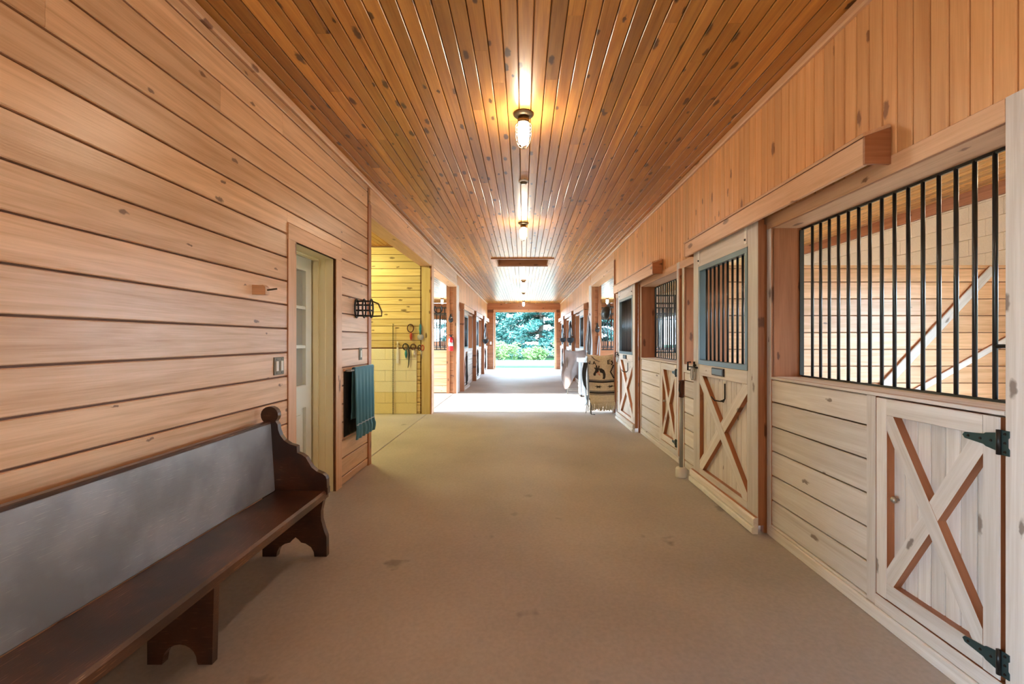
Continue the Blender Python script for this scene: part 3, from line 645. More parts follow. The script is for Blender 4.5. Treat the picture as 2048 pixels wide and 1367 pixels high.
# brace boards leaning on partition 1
for (xa, za, xb, zb, wd) in ((3.86, .86, 5.08, 2.17, .075), (4.2, .82, XO-.02, 1.49, .05)):
    l = Vector((xb-xa, 0, zb-za)); c = ((xa+xb)/2, 4.9495, (za+zb)/2)
    board(p1, 'brace', M['stall'], c, l, (0, -1, 0), l.length, wd*1.25, .032, .006)
for s, ab in ((-1, 'left'), (1, 'right')):
    xa, xb = (-XO, XL-.26) if s < 0 else (XR+.26, XO)
    for k, yy in enumerate((12.02, 15.35, 18.65)):
        partition('wall_partition_%d' % (3+k+(0 if s < 0 else 3)), '%s half plank half barred stall wall beyond the cross aisle on the %s side' % (('nearest', 'middle', 'farthest')[k], 'fire extinguisher' if s < 0 else 'draped blanket'), xa, xb, yy, 1.10, True, 'post' if s > 0 else 'wall')
    # end post of the stall row
    q = tag(link('wall_end_left' if s < 0 else 'wall_end_right', None), 'post and plank end of the stall row %s' % ('carrying the fire extinguisher' if s < 0 else 'behind the draped horse blankets'), 'wall', kind='structure')
    e0, e1 = (XL-.26, XL) if s < 0 else (XR, XR+.26)
    boxes(q, 'wall_core', M['back'], [(e0+.01, e1-.01, 12.02, 12.3, 0, 2.86)])
    mm = 'post'
    fb(q, 'post', M[mm], e0, e0+.085, 0, 2.86, 12.02, .05, 'z'); fb(q, 'post', M[mm], e1-.085, e1, 0, 2.86, 12.02, .05, 'z')
    planks_front(q, M[mm], e0+.085, e1-.085, 0, 2.86, 12.02, 2, 4, .008, .02)
    box(q, 'aisle_casing', M['stall'], (XL if s < 0 else XR-.024), (XL+.024 if s < 0 else XR), 11.97, 12.3, 0, 2.86, along=2)

# ---- far stall rows, both sides
dn = 6
for s in (-1, 1):
    ws = tag(link('wall_left_far' if s < 0 else 'wall_right_far', None), 'far row of stall fronts %s' % ('on the fire extinguisher side' if s < 0 else 'beyond the draped blankets'), 'wall', kind='structure')
    Xa, Xb = (XL-.205, XL-.001) if s < 0 else (XR+.001, XR+.205)
    cl = [(Xa, Xb, 12.3, YF, WZ1+.02, HC)] + [(Xa, Xb, 12.02, 12.3, 2.86, HC)]
    Mf = frame((XW(s), 0, 0), (0, 0, 1), (-s, 0, 0)); vdf = Vector((-s, 0, 0)).cross(Vector((0, 0, 1))).y
    it = []; y = 12.02
    while y < YF-.01:
        z0 = 2.29 if y > 12.3 else 2.86
        it.append(((z0+HC-.06)/2, vdf*(y+bv/2), HC-.06-z0, bv-.006, .016)); y += bv
    joined(ws, 'wall_board', M['upper'], Mf, it, 'stuff')
    for k in range(3):
        a = 12.42+3.2*k
        cl += [(Xa, Xb, a-.12, a+.16, 0, WZ1+.02), (Xa, Xb, a+1.3, a+1.46, 0, WZ1+.02), (Xa, Xb, a+1.46, a+3.08, 0, WZ0-.021)]
        lining(ws, s, a+1.48, a+3.06, WZ0, WZ1)
        wb(ws, 'post', M['post'], s, a, a+.11, 0, 2.232, 0, .14, 'z', .004)
        wb(ws, 'casing', M['stall'], s, a-.11, a, 0, 2.2, 0, .024, 'z')
        wb(ws, 'casing', M['stall'], s, a+1.3, a+1.48, 0, 2.2, 0, .024, 'z'); wb(ws, 'casing', M['trim'], s, a-.11, a+3.09, 2.2, 2.288, 0, .02)
        planks_side(ws, M['stall'], s, a+1.48, a+3.08, 0, 1.06, 4, 5, .008, .016); wb(ws, 'sill_casing', M['stall'], s, a+1.48, a+3.08, 1.06, WZ0, 0, .026)
        nm = ('first', 'middle', 'last')[k]
        slide_door('door_%d' % dn, s, a+.15, '%s sliding stall door beyond the cross aisle, on the %s side' % (nm, 'fire extinguisher' if s < 0 else 'draped blanket'), 1.16, False); dn += 1
        track_cover(s, a, a+2.5, 'hood over the %s far stall door on the %s side' % (nm, 'fire extinguisher' if s < 0 else 'draped blanket'))
        X = XW(s)+s*.2
        for yy in np.arange(a+1.56, a+3.05, .12): bar(ws, M['steel'], X, yy, WZ0, WZ1, .0105)
    cl.append((Xa, Xb, 21.9, YF, 0, WZ1+.02))
    boxes(ws, 'wall_core', M['back'], cl)

# ================================================================ THINGS
# ---- ceiling lamps
def lamp(x, y, label, group, full=True):
    L = empty('ceiling_lamp', (x, y, HC), label, 'lamp', group)
    Mz = T((x, y, HC)) @ rot(math.pi, 'X')
    lathe(L, 'canopy', M['brassy'], [(.082, 0), (.08, .012), (.062, .026), (.045, .03)], Mz, 24)
    lathe(L, 'collar', M['brassy'], [(.045, .028), (.047, .06), (.05, .075), (.046, .078)], Mz, 24)
    gj = lathe(L, 'glass_jar', M['jar'], [(.043, .078), (.046, .10), (.046, .18), (.042, .215), (.03, .238), (.012, .249), (.001, .25)], Mz, 20)
    if full:
        c = []
        for k in range(6):
            a = k*math.pi/3+.2; ca, sa = math.cos(a), math.sin(a)
            c.append(tube_geo([(r*ca, r*sa, z) for r, z in ((.05, .07), (.064, .09), (.062, .18), (.054, .225), (.034, .262), (.004, .275))], .0028, 5))
        for r, z in ((.064, .095), (.063, .15), (.054, .225)): c.append(tube_geo([(r*math.cos(a), r*math.sin(a), z) for a in np.linspace(0, 2*math.pi, 21)[:-1]], .0028, 5, True))
        link('wire_cage', mesh_of(*merge(c), M['brassy'], 'cage', True), Mz, gj)
    return L
G = 'caged lamps along the aisle ceiling'
lamp(0, 3.6, 'lit caged jar lamp, the first and largest on the ceiling', G)
lamp(0, 6.95, 'lit caged jar lamp just before the ceiling hatch', G)
lamp(0, 13.6, 'lit ceiling lamp next beyond the ceiling hatch', G)
lamp(0, 17.2, 'lit ceiling lamp, the last but one before the barn doorway', G)
lamp(0, 20.6, 'lit ceiling lamp in front of the beam over the barn doorway', G)
lamp(0, .2, 'lit caged jar lamp on the ceiling above the viewer', G)
lamp(-3.45, 19.3, 'lit ceiling lamp over the stalls behind the fire extinguisher', 'lamps over the side stalls', False)
lamp(3.55, 19.3, 'lit ceiling lamp over the stalls beyond the hanging black helmet', 'lamps over the side stalls', False)
lamp(3.7, 6.8, 'lit lamp on the ceiling of the second stall', 'lamps over the side stalls', False)
lamp(3.7, 2.9, 'lit lamp on the ceiling of the first stall', 'lamps over the side stalls', False)
# wash-stall tube light
t = empty('tube_light', (-3.6, 7.4, HC), 'yellow fluorescent tube light on the wash stall ceiling', 'lamp')
box(t, 'housing', M['white'], -3.68, -3.52, 6.7, 8.1, HC-.05, HC, .01)
for dx in (-.035, .035): tube(t, 'tube', M['tube'], [(-3.6+dx, 6.74, HC-.075), (-3.6+dx, 8.06, HC-.075)], .016, 10)
# smoke detector
sd = empty('smoke_detector', (0, 5.12, HC), 'small round smoke detector between the first two ceiling lamps', 'detector')
Mz = T((0, 5.12, HC)) @ rot(math.pi, 'X')
lathe(sd, 'base', M['white'], [(.055, 0), (.055, .012), (.05, .016)], Mz, 24); lathe(sd, 'cover', M['brassy'], [(.04, .016), (.036, .03), (.012, .034)], Mz, 20)

# ---- pew bench
pew = empty('pew_bench', (-1.45, 2.0, 0), 'long dark worn wooden pew bench against the plank wall', 'bench')
PY0, PY1 = 1.02, 2.985
box(pew, 'seat', M['pew'], -1.615, -1.277, PY0+.04, PY1-.005, .378, .427, .012, along=1)
board(pew, 'backrest', M['pewback'], (-1.652, (PY0+PY1)/2, .643), (0, 1, 0), (1, 0, .062), PY1-PY0-.08, .44, .03, .006)
box(pew, 'back_cap', M['pew'], -1.672, -1.636, PY0+.04, PY1-.04, .861, .877, .004, along=1)
def pew_end(y):
    prof = []
    c = (-1.645, .915); r = .056
    for a in np.linspace(math.radians(235), math.radians(-45), 15): prof.append((c[0]+r*math.cos(a), c[1]+r*math.sin(a)))
    prof += [(-1.592, .855), (-1.588, .82), (-1.575, .785), (-1.55, .752), (-1.515, .728), (-1.477, .717), (-1.468, .712), (-1.466, .672), (-1.44, .662), (-1.41, .642), (-1.392, .612), (-1.372, .578), (-1.34, .552), (-1.30, .535),
             (-1.281, .520), (-1.274, .50), (-1.272, .447), (-1.268, .445), (-1.268, .405), (-1.276, .40), (-1.30, .35), (-1.312, .29), (-1.310, .235), (-1.292, .17), (-1.276, .128), (-1.274, .0), (-1.353, 0),
             (-1.357, .03), (-1.375, .062), (-1.41, .085), (-1.44, .092), (-1.455, .11), (-1.475, .125), (-1.495, .11), (-1.51, .092), (-1.545, .083), (-1.58, .06), (-1.595, .03), (-1.6, 0), (-1.69, 0), (-1.69, .80), (-1.687, .85)]
    Mw = frame((0, y, 0), (1, 0, 0), (0, -1, 0)); q = Vector((0, -1, 0)).cross(Vector((1, 0, 0))).z
    prism(pew, 'end_panel', M['pew'], [(a, b*q) for a, b in prof], Mw, .04)
pew_end(PY1); pew_end(PY0+.04)
def pew_leg(y):
    P = [(-1.335, .379), (-1.345, .0), (-1.405, 0)] + [(-1.485+.075*math.cos(a), .012+.075*math.sin(a)) for a in np.linspace(0, math.pi, 11)] + [(-1.562, 0), (-1.625, 0), (-1.625, .379)]
    Mw = frame((0, y, 0), (1, 0, 0), (0, -1, 0)); q = Vector((0, -1, 0)).cross(Vector((1, 0, 0))).z
    prism(pew, 'leg', M['pew'], [(a, b*q) for a, b in P], Mw, .035)
pew_leg(2.0)

# ---- left wall fittings
XP = XL+.02
hk = empty('coat_peg', (XP, 2.955, 1.72), 'small wooden block with a peg on the plank wall above the bench', 'peg')
prism(hk, 'block', M['trim'], [(0, -.028), (.085, -.028), (.085, .02), (.07, .034), (0, .034)], frame((XP, 2.975, 1.722), (1, 0, 0), (0, -1, 0)), .05)
tube(hk, 'peg', M['brassy'], [(XP+.083, 2.95, 1.725), (XP+.14, 2.965, 1.735)], .006)
def switch(y0, y1, z0, z1, n, label):
    s_ = empty('light_switch', (XP, (y0+y1)/2, z0), label, 'switch')
    pt_ = wb(s_, 'plate', M['brassy'], -1, y0, y1, z0, z1, .02, .008, 'y', .003)
    for k in range(n):
        a = y0+(y1-y0)*(k+.5)/n; r = wb(pt_, 'rocker', M['almond'], -1, a-.016, a+.016, z0+.028, z1-.028, .0282, .006, 'z', .002)
        for z in (z0+.014, z1-.014): lathe(pt_, 'screw', M['hardware'], [(.004, 0), (.003, .002)], frame((XP+.008, a, z), (0, 1, 0), (1, 0, 0)), 8)
switch(3.175, 3.30, 1.155, 1.28, 2, 'double rocker light switch with bronze plate left of the cream door')
switch(4.82, 4.90, 1.19, 1.32, 1, 'single light switch above the teal towel')
br = empty('bridle_rack', (XP, 4.88, 1.66), 'dark iron bridle rack on the plank wall above the teal towel', 'rack')
zb = 1.73
tubes(br, 'side_rod', M['black'], [[(XP, 4.72, zb+dz), (XP+.17, 4.74, zb+dz)] for dz in (-.075, -.02, .035, .075)], .010)
v, f = merge([tube_geo([(XP+xx, 4.73, zb+.10*math.sin(a)), ] if False else [(XP+xx, 4.73+.05*math.cos(a), zb+.095*math.sin(a)) for a in np.linspace(0, 2*math.pi, 17)[:-1]], .009, 6, True) for xx in (.012, .09, .165)])
link('hoop', mesh_of(v, f, M['black'], 'hoop', True), None, br)
tube(br, 'front_horn', M['brassy'], [(XP+.16, 4.73, zb+.08), (XP+.23, 4.75, zb+.05), (XP+.26, 4.77, zb-.03), (XP+.255, 4.78, zb-.075), (XP+.17, 4.76, zb-.08)], .008)
pn = empty('dark_panel', (XP, 4.75, .45), 'dark glossy panel set in the wall behind the teal towel', 'panel')
wb(pn, 'glass', M['dark'], -1, 4.41, 5.05, .46, 1.10, .021, .012); 
wb(pn, 'frame', M['trim'], -1, 4.40, 5.06, 1.10, 1.12, .021, .02); wb(pn, 'frame', M['trim'], -1, 4.40, 5.06, .44, .46, .021, .02)
tb = empty('towel_rail', (XP, 4.75, 1.11), 'nickel towel rail holding the teal towel', 'towel rail')
tube(tb, 'rail', M['clearmetal'], [(XP+.075, 4.40, 1.105), (XP+.075, 5.06, 1.105)], .009, 10)
for y in (4.412, 5.05): tube(tb, 'bracket', M['clearmetal'], [(XP+.03, y, 1.105), (XP+.075, y, 1.105)], .011, 8)
def velvet():
    m, nt, b = new_mat('teal_velvet'); b.inputs['Base Color'].default_value = (.045, .155, .19, 1); b.inputs['Roughness'].default_value = .85
    b.inputs['Sheen Weight'].default_value = .8; b.inputs['Sheen Tint'].default_value = (.4, .75, .85, 1); return m
M['teal'] = velvet()
def cloth(parent, name, mat, fn, nu, nv, th=.006):
    """sheet from fn(u, v) -> point, given thickness with a solidify modifier"""
    V = [fn(i/nu, j/nv) for j in range(nv+1) for i in range(nu+1)]
    F = [(j*(nu+1)+i, j*(nu+1)+i+1, (j+1)*(nu+1)+i+1, (j+1)*(nu+1)+i) for j in range(nv) for i in range(nu)]
    o = link(name, mesh_of(V, F, mat, name, True), None, parent)
    md = o.modifiers.new('thickness', 'SOLIDIFY'); md.thickness = th; md.offset = 0
    return o
tw = empty('towel', (XP+.09, 4.76, .38), 'teal velvet towel hanging from the rail by the wash stall', 'towel')
def tw_fn(side):
    def fn(u, v):
        y = 4.47+.56*u; fold = math.sin(u*math.pi*11)*.010*min(1, v*2)
        z = 1.119-v*(.70 if side > 0 else .5)
        x = XP+.075+side*(.013+.010*v)+fold*side
        if side > 0 and v > .80: x += .014*math.sin((v-.80)*math.pi/.2)*(.4+.6*abs(math.sin(u*math.pi*9)))
        y = 4.75+(y-4.75)*(1-.06*min(1, v*1.3)+(.05 if v > .86 else 0))
        return (x, y, z)
    return fn
cloth(tw, 'front_sheet', M['teal'], tw_fn(1), 90, 40); cloth(tw, 'back_sheet', M['teal'], tw_fn(-1), 60, 20)
cloth(tw, 'top_fold', M['teal'], lambda u, v: (XP+.075+.013*math.cos(math.pi*v), 4.47+.56*u, 1.119+.013*math.sin(math.pi*v)), 20, 8)
def band(u, v):
    p = tw_fn(1)(u, .79+.015*v); return (p[0]+.006, p[1], p[2])
cloth(tw, 'woven_band', M['greyfab2'], band, 90, 2, .003)

# ---- wash stall tools
YW = 8.658
def px(x, y, Y): return ((x-1047)/910.2*Y, Y, 1.4-(y-680)/910.2*Y)
def loop(c, a, b, n=18, tilt=0): return [(c[0]+a*math.cos(q), c[1], c[2]+b*math.sin(q)) for q in np.linspace(0, 2*math.pi, n+1)[:-1]]
rod = empty('hanging_chain', px(786, 740, YW-.035), 'long thin dark chain hanging on the wash stall wall', 'chain')
a = px(786, 650, YW-.04); b = px(786, 828, YW-.04)
lk = []
n = 46
for k in range(n):
    z = a[2]+(b[2]-a[2])*(k+.5)/n; hl = (a[2]-b[2])/n*.62
    lk.append(tube_geo([(a[0]+(.009*math.cos(q) if k % 2 else 0), a[1]+(0 if k % 2 else .009*math.cos(q)), z+hl*math.sin(q)) for q in np.linspace(0, 2*math.pi, 9)[:-1]], .0035, 5, True))
link('chain_links', mesh_of(*merge(lk), M['hardware'], 'links', True), None, rod)
tube(rod, 'nail', M['hardware'], [(a[0], YW+.02, a[2]+.02), (a[0], YW-.06, a[2]+.02)], .006)
scp = empty('sweat_scraper', px(795, 725, YW-.03), 'white blade sweat scraper hanging beside the chain', 'scraper')
a = px(795, 685, YW-.035); b = px(795, 726, YW-.035)
prism(scp, 'blade', M['white'], [(-.022, 0), (.022, 0), (.022, .18), (.014, .30), (-.014, .30), (-.02, .18)], frame((b[0], YW-.028, b[2]), (1, 0, 0), (0, -1, 0)), .014)
tube(scp, 'handle', M['almond'], [(a[0], YW-.034, a[2]-.08), (a[0], YW-.034, a[2]+.02)], .014)
def strap_loop(name, label, cx, cy, w_, h_, hang, hm, lm='brown', cat='halter'):
    p = px(cx, cy, YW-.03); o = empty(name, p, label, cat, 'tools on the wash stall wall')
    tube(o, 'strap', M[lm], loop(p, w_, h_), .011, 6, True)
    tube(o, 'nail', M['hardware'], [(p[0], YW+.02, p[2]+h_-.012), (p[0], YW-.05, p[2]+h_-.012)], .006)
    r = [.006, .024, .026, .02, .006]
    tube(o, 'tail', M[hm], [(p[0]+.01, p[1], p[2]-h_-hang*k/4) for k in range(5)], r, 8)
    return o
strap_loop('halter', 'looped halter with a red tassel on the wash stall planks', 821, 656, .058, .075, .16, 'redp')
o = strap_loop('halter', 'dark strap loop with a teal tail beside the scraper', 811, 693, .05, .058, .16, 'tealp', 'black')
p = px(814, 693, YW-.03); tube(o, 'long_strap', M['black'], [(p[0]+.02, p[1]-.01, p[2]+.03), (p[0]+.045, p[1]-.012, p[2]-.15), (p[0]+.035, p[1]-.012, p[2]-.33), (p[0]+.02, p[1]-.012, p[2]-.40)], [.014, .014, .010, .006])
strap_loop('halter', 'brown strap loop with a pale tail above the block wall', 826.5, 693, .046, .055, .14, 'almond')
p = px(841, 660, YW-.03); bs = empty('wash_brush', px(841, 682, YW-.03), 'round wash brush with a teal handle on the wash stall planks', 'brush', 'tools on the wash stall wall')
lathe(bs, 'handle', M['tealp'], [(.008, .20), (.020, .17), (.024, .10), (.016, .04), (.018, 0)][::-1], T((p[0], YW-.05, p[2]-.08)), 12)
lathe(bs, 'head', M['rope'], [(.058, 0), (.060, .02), (.05, .034), (.001, .036)], frame((p[0], YW-.022, p[2]-.13), (1, 0, 0), (0, -1, 0)), 18)
tube(bs, 'hanging_loop', M['black'], [(p[0], YW-.05, p[2]+.11), (p[0], YW-.04, p[2]+.19), (p[0], YW+.01, p[2]+.19)], .005)
p = px(842, 694, YW-.03); sc_ = empty('scissors', px(842, 720, YW-.03), 'scissors with red handles hanging next to the wash stall post', 'scissors', 'tools on the wash stall wall')
for dx, m in ((-.028, 'black'), (.028, 'redp')): tube(sc_, 'handle', M[m], [(q[0]+dx, q[1], q[2]-.01) for q in loop(p, .026, .05)], .009, 6, True)
for dx in (-.012, .012): tube(sc_, 'blade', M['clearmetal'], [(p[0]+dx, p[1], p[2]-.055), (p[0]+.02, p[1], p[2]-.22)], [.011, .003], 6)
tube(sc_, 'nail', M['hardware'], [(p[0], YW+.02, p[2]+.03), (p[0], YW-.05, p[2]+.03)], .006)

# ---- pole with the brown handle
pl = empty('hitch_pole', (1.63, 4.66, 0), 'grey metal pole with brown leather grip standing in a white round base', 'pole')
lathe(pl, 'base', M['white'], [(.052, 0), (.056, .01), (.056, .085), (.048, .10), (.02, .104)], T((1.615, 4.66, 0)), 24)
lathe(pl, 'shaft', M['grey'], [(.019, .09), (.019, .84)], T((1.615, 4.66, 0)), 14)
tube(pl, 'grip', M['brown'], [(1.615, 4.66, .82), (1.617, 4.655, .87), (1.617, 4.65, .94), (1.612, 4.65, .99)], [.028, .024, .022, .03], 10)
tube(pl, 'strap', M['black'], [(1.60, 4.64, .985), (1.585, 4.63, .95), (1.582, 4.63, .89), (1.596, 4.64, .86)], .006)

# ---- blankets on racks at the cross aisle
def stand(name, x0, x1, y, zt, label, m='clearmetal'):
    s_ = empty(name, ((x0+x1)/2, y, 0), label, 'rack', 'blanket racks by the cross aisle')
    tube(s_, 'top_bar', M[m], [(x0, y, zt), (x1, y, zt)], .018, 10)
    for x in (x0+.02, x1-.02):
        for d in (-1, 1): tube(s_, 'leg', M[m], [(x, y+d*.01, zt), (x, y+d*.17, .012)], .012, 8)
    for d in (-1, 1): tube(s_, 'foot_bar', M[m], [(x0+.02, y+d*.15, .11), (x1-.02, y+d*.15, .11)], .009, 8)
    return s_
BY = 8.78; BX0, BX1, BZ = 1.25, 1.715, 1.08
stand('blanket_rack', BX0, BX1, BY, BZ, 'metal rack under the cream patterned horse blanket')
bl = empty('horse_blanket', (1.5, BY, .2), 'cream wool blanket with a dark horse head and the letters J.A, fringed', 'blanket')
def bfn(side):
    def fn(u, v):
        x = BX0-.02+(BX1-BX0+.03)*u; z = BZ+.025-v*.88
        sag = .03*math.sin(math.pi*u)*(1-v)
        return (x+.03*v*(1-u), BY+side*(.03+.155*v)+.012*math.sin(u*7+2*v), z-sag)
    return fn
F1 = bfn(-1)
cloth(bl, 'front_sheet', M['rug'], F1, 30, 30, .008); cloth(bl, 'back_sheet', M['rug'], bfn(1), 20, 20, .008)
cloth(bl, 'top_fold', M['rug'], lambda u, v: (BX0-.02+(BX1-BX0+.03)*u, BY+.03*math.cos(math.pi*(1-v)) + .012*math.sin(u*7), BZ+.025-.03*math.sin(math.pi*u)+.022*math.sin(math.pi*v)), 20, 8, .008)
def on(u, v, e=.008):
    p = F1(u, v); return (p[0], p[1]-e, p[2])
def bandb(name, v0, v1, m, e=.0065): cloth(bl, name, M[m], lambda u, v: on(u, v0+(v1-v0)*v, e), 30, 3, .002)
bandb('dark_stripe', .535, .57, 'rugd'); bandb('grey_stripe', .505, .535, 'rugg'); bandb('dark_stripe', .775, .81, 'rugd'); bandb('grey_stripe', .745, .775, 'rugg'); bandb('grey_stripe', .82, .84, 'rugg')
def motif(name, polys, m='rugd', e=.0085):
    V, F = [], []
    for P in polys:
        k = len(V); n = len(P)
        V += [on(u, v, e) for u, v in P] + [on(u, v, e-.004) for u, v in P]
        F += [tuple(range(k, k+n)), tuple(reversed(range(k+n, k+2*n)))] + [(k+i, k+n+i, k+n+(i+1) % n, k+(i+1) % n) for i in range(n)]
    link(name, mesh_of(V, F, M[m], name), None, bl)
def R4(a, b, c, d): return [(a, b), (c, b), (c, d), (a, d)]
# horse head: face, ears, neck (quads laid side by side)
motif('horse_head', [[(.27, .26), (.33, .235), (.42, .25), (.40, .34), (.30, .36)], [(.29, .28), (.30, .36), (.27, .42), (.20, .42), (.19, .38), (.24, .34)],
    [(.40, .25), (.52, .25), (.56, .36), (.46, .34)], [(.52, .25), (.62, .29), (.67, .38), (.56, .36)], [(.56, .36), (.67, .38), (.66, .45), (.57, .43)], [(.57, .43), (.66, .45), (.62, .49), (.54, .48)],
    [(.31, .245), (.30, .19), (.35, .185), (.37, .24)], [(.38, .24), (.42, .185), (.45, .20), (.43, .25)], [(.27, .27), (.22, .25), (.30, .23)]])
motif('horse_halter', [[(.33, .345), (.40, .32), (.405, .335), (.335, .36)], [(.36, .36), (.46, .40), (.455, .412), (.355, .372)], [(.405, .33), (.455, .40), (.443, .405), (.393, .335)]], 'redp', .0098)
motif('letter_J', [R4(.07, .105, .10, .165), R4(.025, .158, .10, .178), R4(.025, .14, .048, .178)]); motif('letter_stop', [R4(.125, .158, .15, .178)])
motif('letter_A', [[(.175, .178), (.208, .178), (.262, .102), (.232, .102)], [(.232, .102), (.262, .102), (.325, .178), (.292, .178)], R4(.21, .142, .285, .157)])
motif('letter_E', [R4(.76, .075, .80, .17), R4(.80, .075, .88, .092), R4(.80, .115, .87, .13), R4(.80, .153, .88, .17)])
st = []
for k in range(9):
    u = .955-.028*abs(4-k) if k < 9 else .9; u = .955-(.11-abs(4-k)*.028)
    st.append(R4(u, .20+.032*k, u+.06, .20+.032*(k+1)))
motif('stepped_border', st + [R4(.90, .10, .96, .13), R4(.93, .13, .985, .17), R4(.90, .17, .96, .20)])
def star(u): return [R4(u-.05, .642, u+.05, .672), [(u-.16, .652), (u-.05, .645), (u-.05, .665)], [(u+.05, .645), (u+.16, .652), (u+.05, .665)], [(u-.09, .625), (u+.0, .642), (u-.05, .65)], [(u+.09, .625), (u, .642), (u+.05, .65)], [(u-.09, .69), (u-.05, .665), (u, .672)], [(u+.09, .69), (u, .672), (u+.05, .665)]]
motif('woven_star', star(.36)); motif('woven_star', star(.86)[:6])
motif('dark_leaf', [[(.13, -.0), (.2, .0), (.30, .055), (.24, .065)], [(.30, .055), (.50, .10), (.42, .105), (.24, .065)]], 'rugg')
fr = []
for k in range(80):
    u = k/79; p = F1(u, 1.0); q = random.uniform(-.03, .03)
    fr.append([(p[0], p[1], p[2]+.01), (p[0]+q*.5, p[1]-.01, p[2]-.06), (p[0]+q, p[1]+random.uniform(-.02, .01), p[2]-random.uniform(.11, .16))])
tubes(bl, 'fringe', M['rug'], fr, .0065, 4)['kind'] = 'stuff'
# grey jacket and black bag hanging off the aisle end of that rack
jk = empty('saddle_pad', (1.23, BY, .25), 'pale blue grey cloth hanging at the aisle end of the patterned blanket', 'cloth')
cloth(jk, 'sheet', M['greyfab2'], lambda u, v: (BX0-.035-.055*math.sin(math.pi*min(1, v*1.1))-.012*math.sin(v*9+u*5), BY-.16+.32*u, BZ+.01-v*.92+.05*math.sin(u*5)*v), 16, 22, .008)
tubes(jk, 'tie_cord', M['black'], [[(BX0-.03, BY-.15, .36), (BX0-.05, BY-.18, .2), (BX0-.075, BY-.22, .03)], [(BX0+.0, BY-.15, .30), (BX0+.03, BY-.20, .15), (BX0+.02, BY-.25, .012), (BX0+.09, BY-.27, .012)]], .007)
bgk = empty('saddle_flap', (1.2, BY-.1, .6), 'black leather flap hanging beside the patterned blanket', 'saddle flap')
cloth(bgk, 'flap', M['black'], lambda u, v: (BX0-.115-.03*math.sin(math.pi*v)+.085*u*(1-.3*v), BY-.19+.02*u-.01*v, BZ-.1-v*(.42+.10*u)), 8, 14, .014)
# second rack with the mauve blanket and a pale trunk
stand('blanket_rack', 1.12, 1.72, 12.3-.35, 1.1, 'metal rack under the mauve grey horse rug')
rg = empty('horse_rug', (1.4, 11.9, .15), 'mauve grey horse rug draped over a rack by the cross aisle', 'blanket')
def rfn(side):
    def fn(u, v):
        x = 1.08+.56*u-.05*math.sin(v*3)*(1-u); y = 11.95+side*(.03+.17*v)+.085*math.sin(u*10+v*2.0)*min(1, v*1.6)
        return (x+.03*math.sin(v*6), y, 1.13-v*(.82+.18*math.sin(u*6.5+1.2)*(1 if side < 0 else .5))-.05*math.sin(math.pi*u)*(1-v))
    return fn
cloth(rg, 'front_sheet', M['greyfab'], rfn(-1), 40, 30, .01); cloth(rg, 'back_sheet', M['greyfab'], rfn(1), 30, 20, .01)
cloth(rg, 'top_fold', M['greyfab'], lambda u, v: (1.08+.56*u, 11.95-.03*math.cos(math.pi*v), 1.13-.05*math.sin(math.pi*u)+.03*math.sin(math.pi*v)), 20, 8, .01)
tk = empty('tack_cabinet', (1.6, 11.3, 0), 'pale grey tack cabinet standing between the two draped blankets', 'cabinet')
tkb = box(tk, 'body', M['greyfab2'], 1.40, 1.74, 11.2, 11.6, .06, .86, .01, along=2); box(tk, 'lid', M['white'], 1.36, 1.77, 11.16, 11.63, .86, .96, .015)
for x in (1.42, 1.70): box(tk, 'foot', M['hardware'], x, x+.03, 11.25, 11.5, 0, .06)
for x in (1.45, 1.56, 1.67): fb(tkb, 'batten', M['white'], x, x+.025, .1, .84, 11.2, .012, 'z')

# ---- hanging tack on the far posts
def muzzle(x, y, z, r, label, top, off=.0):
    o = empty('grazing_muzzle', (x, y, z-r), label, 'muzzle', 'black grazing muzzles hanging on posts')
    lathe(o, 'basket', M['blacknylon'], [(r*.15, -r), (r*.7, -r*.75), (r, -r*.2), (r*.98, r*.35), (r*.85, r*.55)], T((x, y, z)), 16)
    v = []
    for dx in (-r*.8, r*.8): v.append([(x+dx, y, z+r*.5), (x+dx*.55, y, z+(top-z)*.5), (x+off*.5, y, top)])
    v.append([(x+off*.5, y+.14, top+.01), (x+off*.5, y+.02, top), (x+off*.6, y+.02, (z+top)/2), (x+r*.3, y+.02, z+r*.4)])
    tubes(o, 'strap', M['black'], v, .012); lathe(o, 'buckle', M['clearmetal'], [(.02, 0), (.02, .012)], frame((x+r*.45, y-r*.3, z+r*1.2), (1, 0, 0), (0, -1, 0)), 10)
    return o
muzzle(1.60, 15.48, 1.42, .12, 'black grazing muzzle on the middle post beyond the mauve rug', 2.05)
muzzle(1.615, 18.68, 1.43, .12, 'black grazing muzzle on the last post before the barn doorway', 2.05)
muzzle(-1.56, 18.68, 1.38, .12, 'black grazing muzzle hanging on the last far post opposite the mauve rug', 2.1)
muzzle(1.93, 11.88, 1.66, .06, 'small dark round basket hanging on the orange end post', 1.84)
muzzle(-1.90, 11.88, 1.92, .06, 'small dark round basket on the post above the fire extinguisher', 2.08)
def lead(x, y, zt, zb, label, s):
    o = empty('lead_rope', (x, y, zb), label, 'rope', 'lead ropes and halters on stall doors')
    P = [(x, y, zt), (x, y+.05, zt-.2), (x-s*.0, y+.13, zt-.5), (x, y+.16, (zt+zb)/2-.1), (x, y+.11, zb+.04), (x, y+.03, zb), (x, y-.04, zb+.12), (x, y-.02, (zt+zb)/2), (x, y+.0, zt-.1)]
    Q = [(x-s*.02, y+.02, zt), (x-s*.02, y-.05, zt-.3), (x-s*.02, y+.03, zt-.55), (x-s*.02, y+.10, zb+.22), (x-s*.02, y+.03, zb+.10)]
    tubes(o, 'rope', M['black'], [P, Q], .016)
    tube(o, 'snap', M['clearmetal'], [(x-s*.02, y, zt+.03), (x-s*.02, y, zt-.06)], .012)
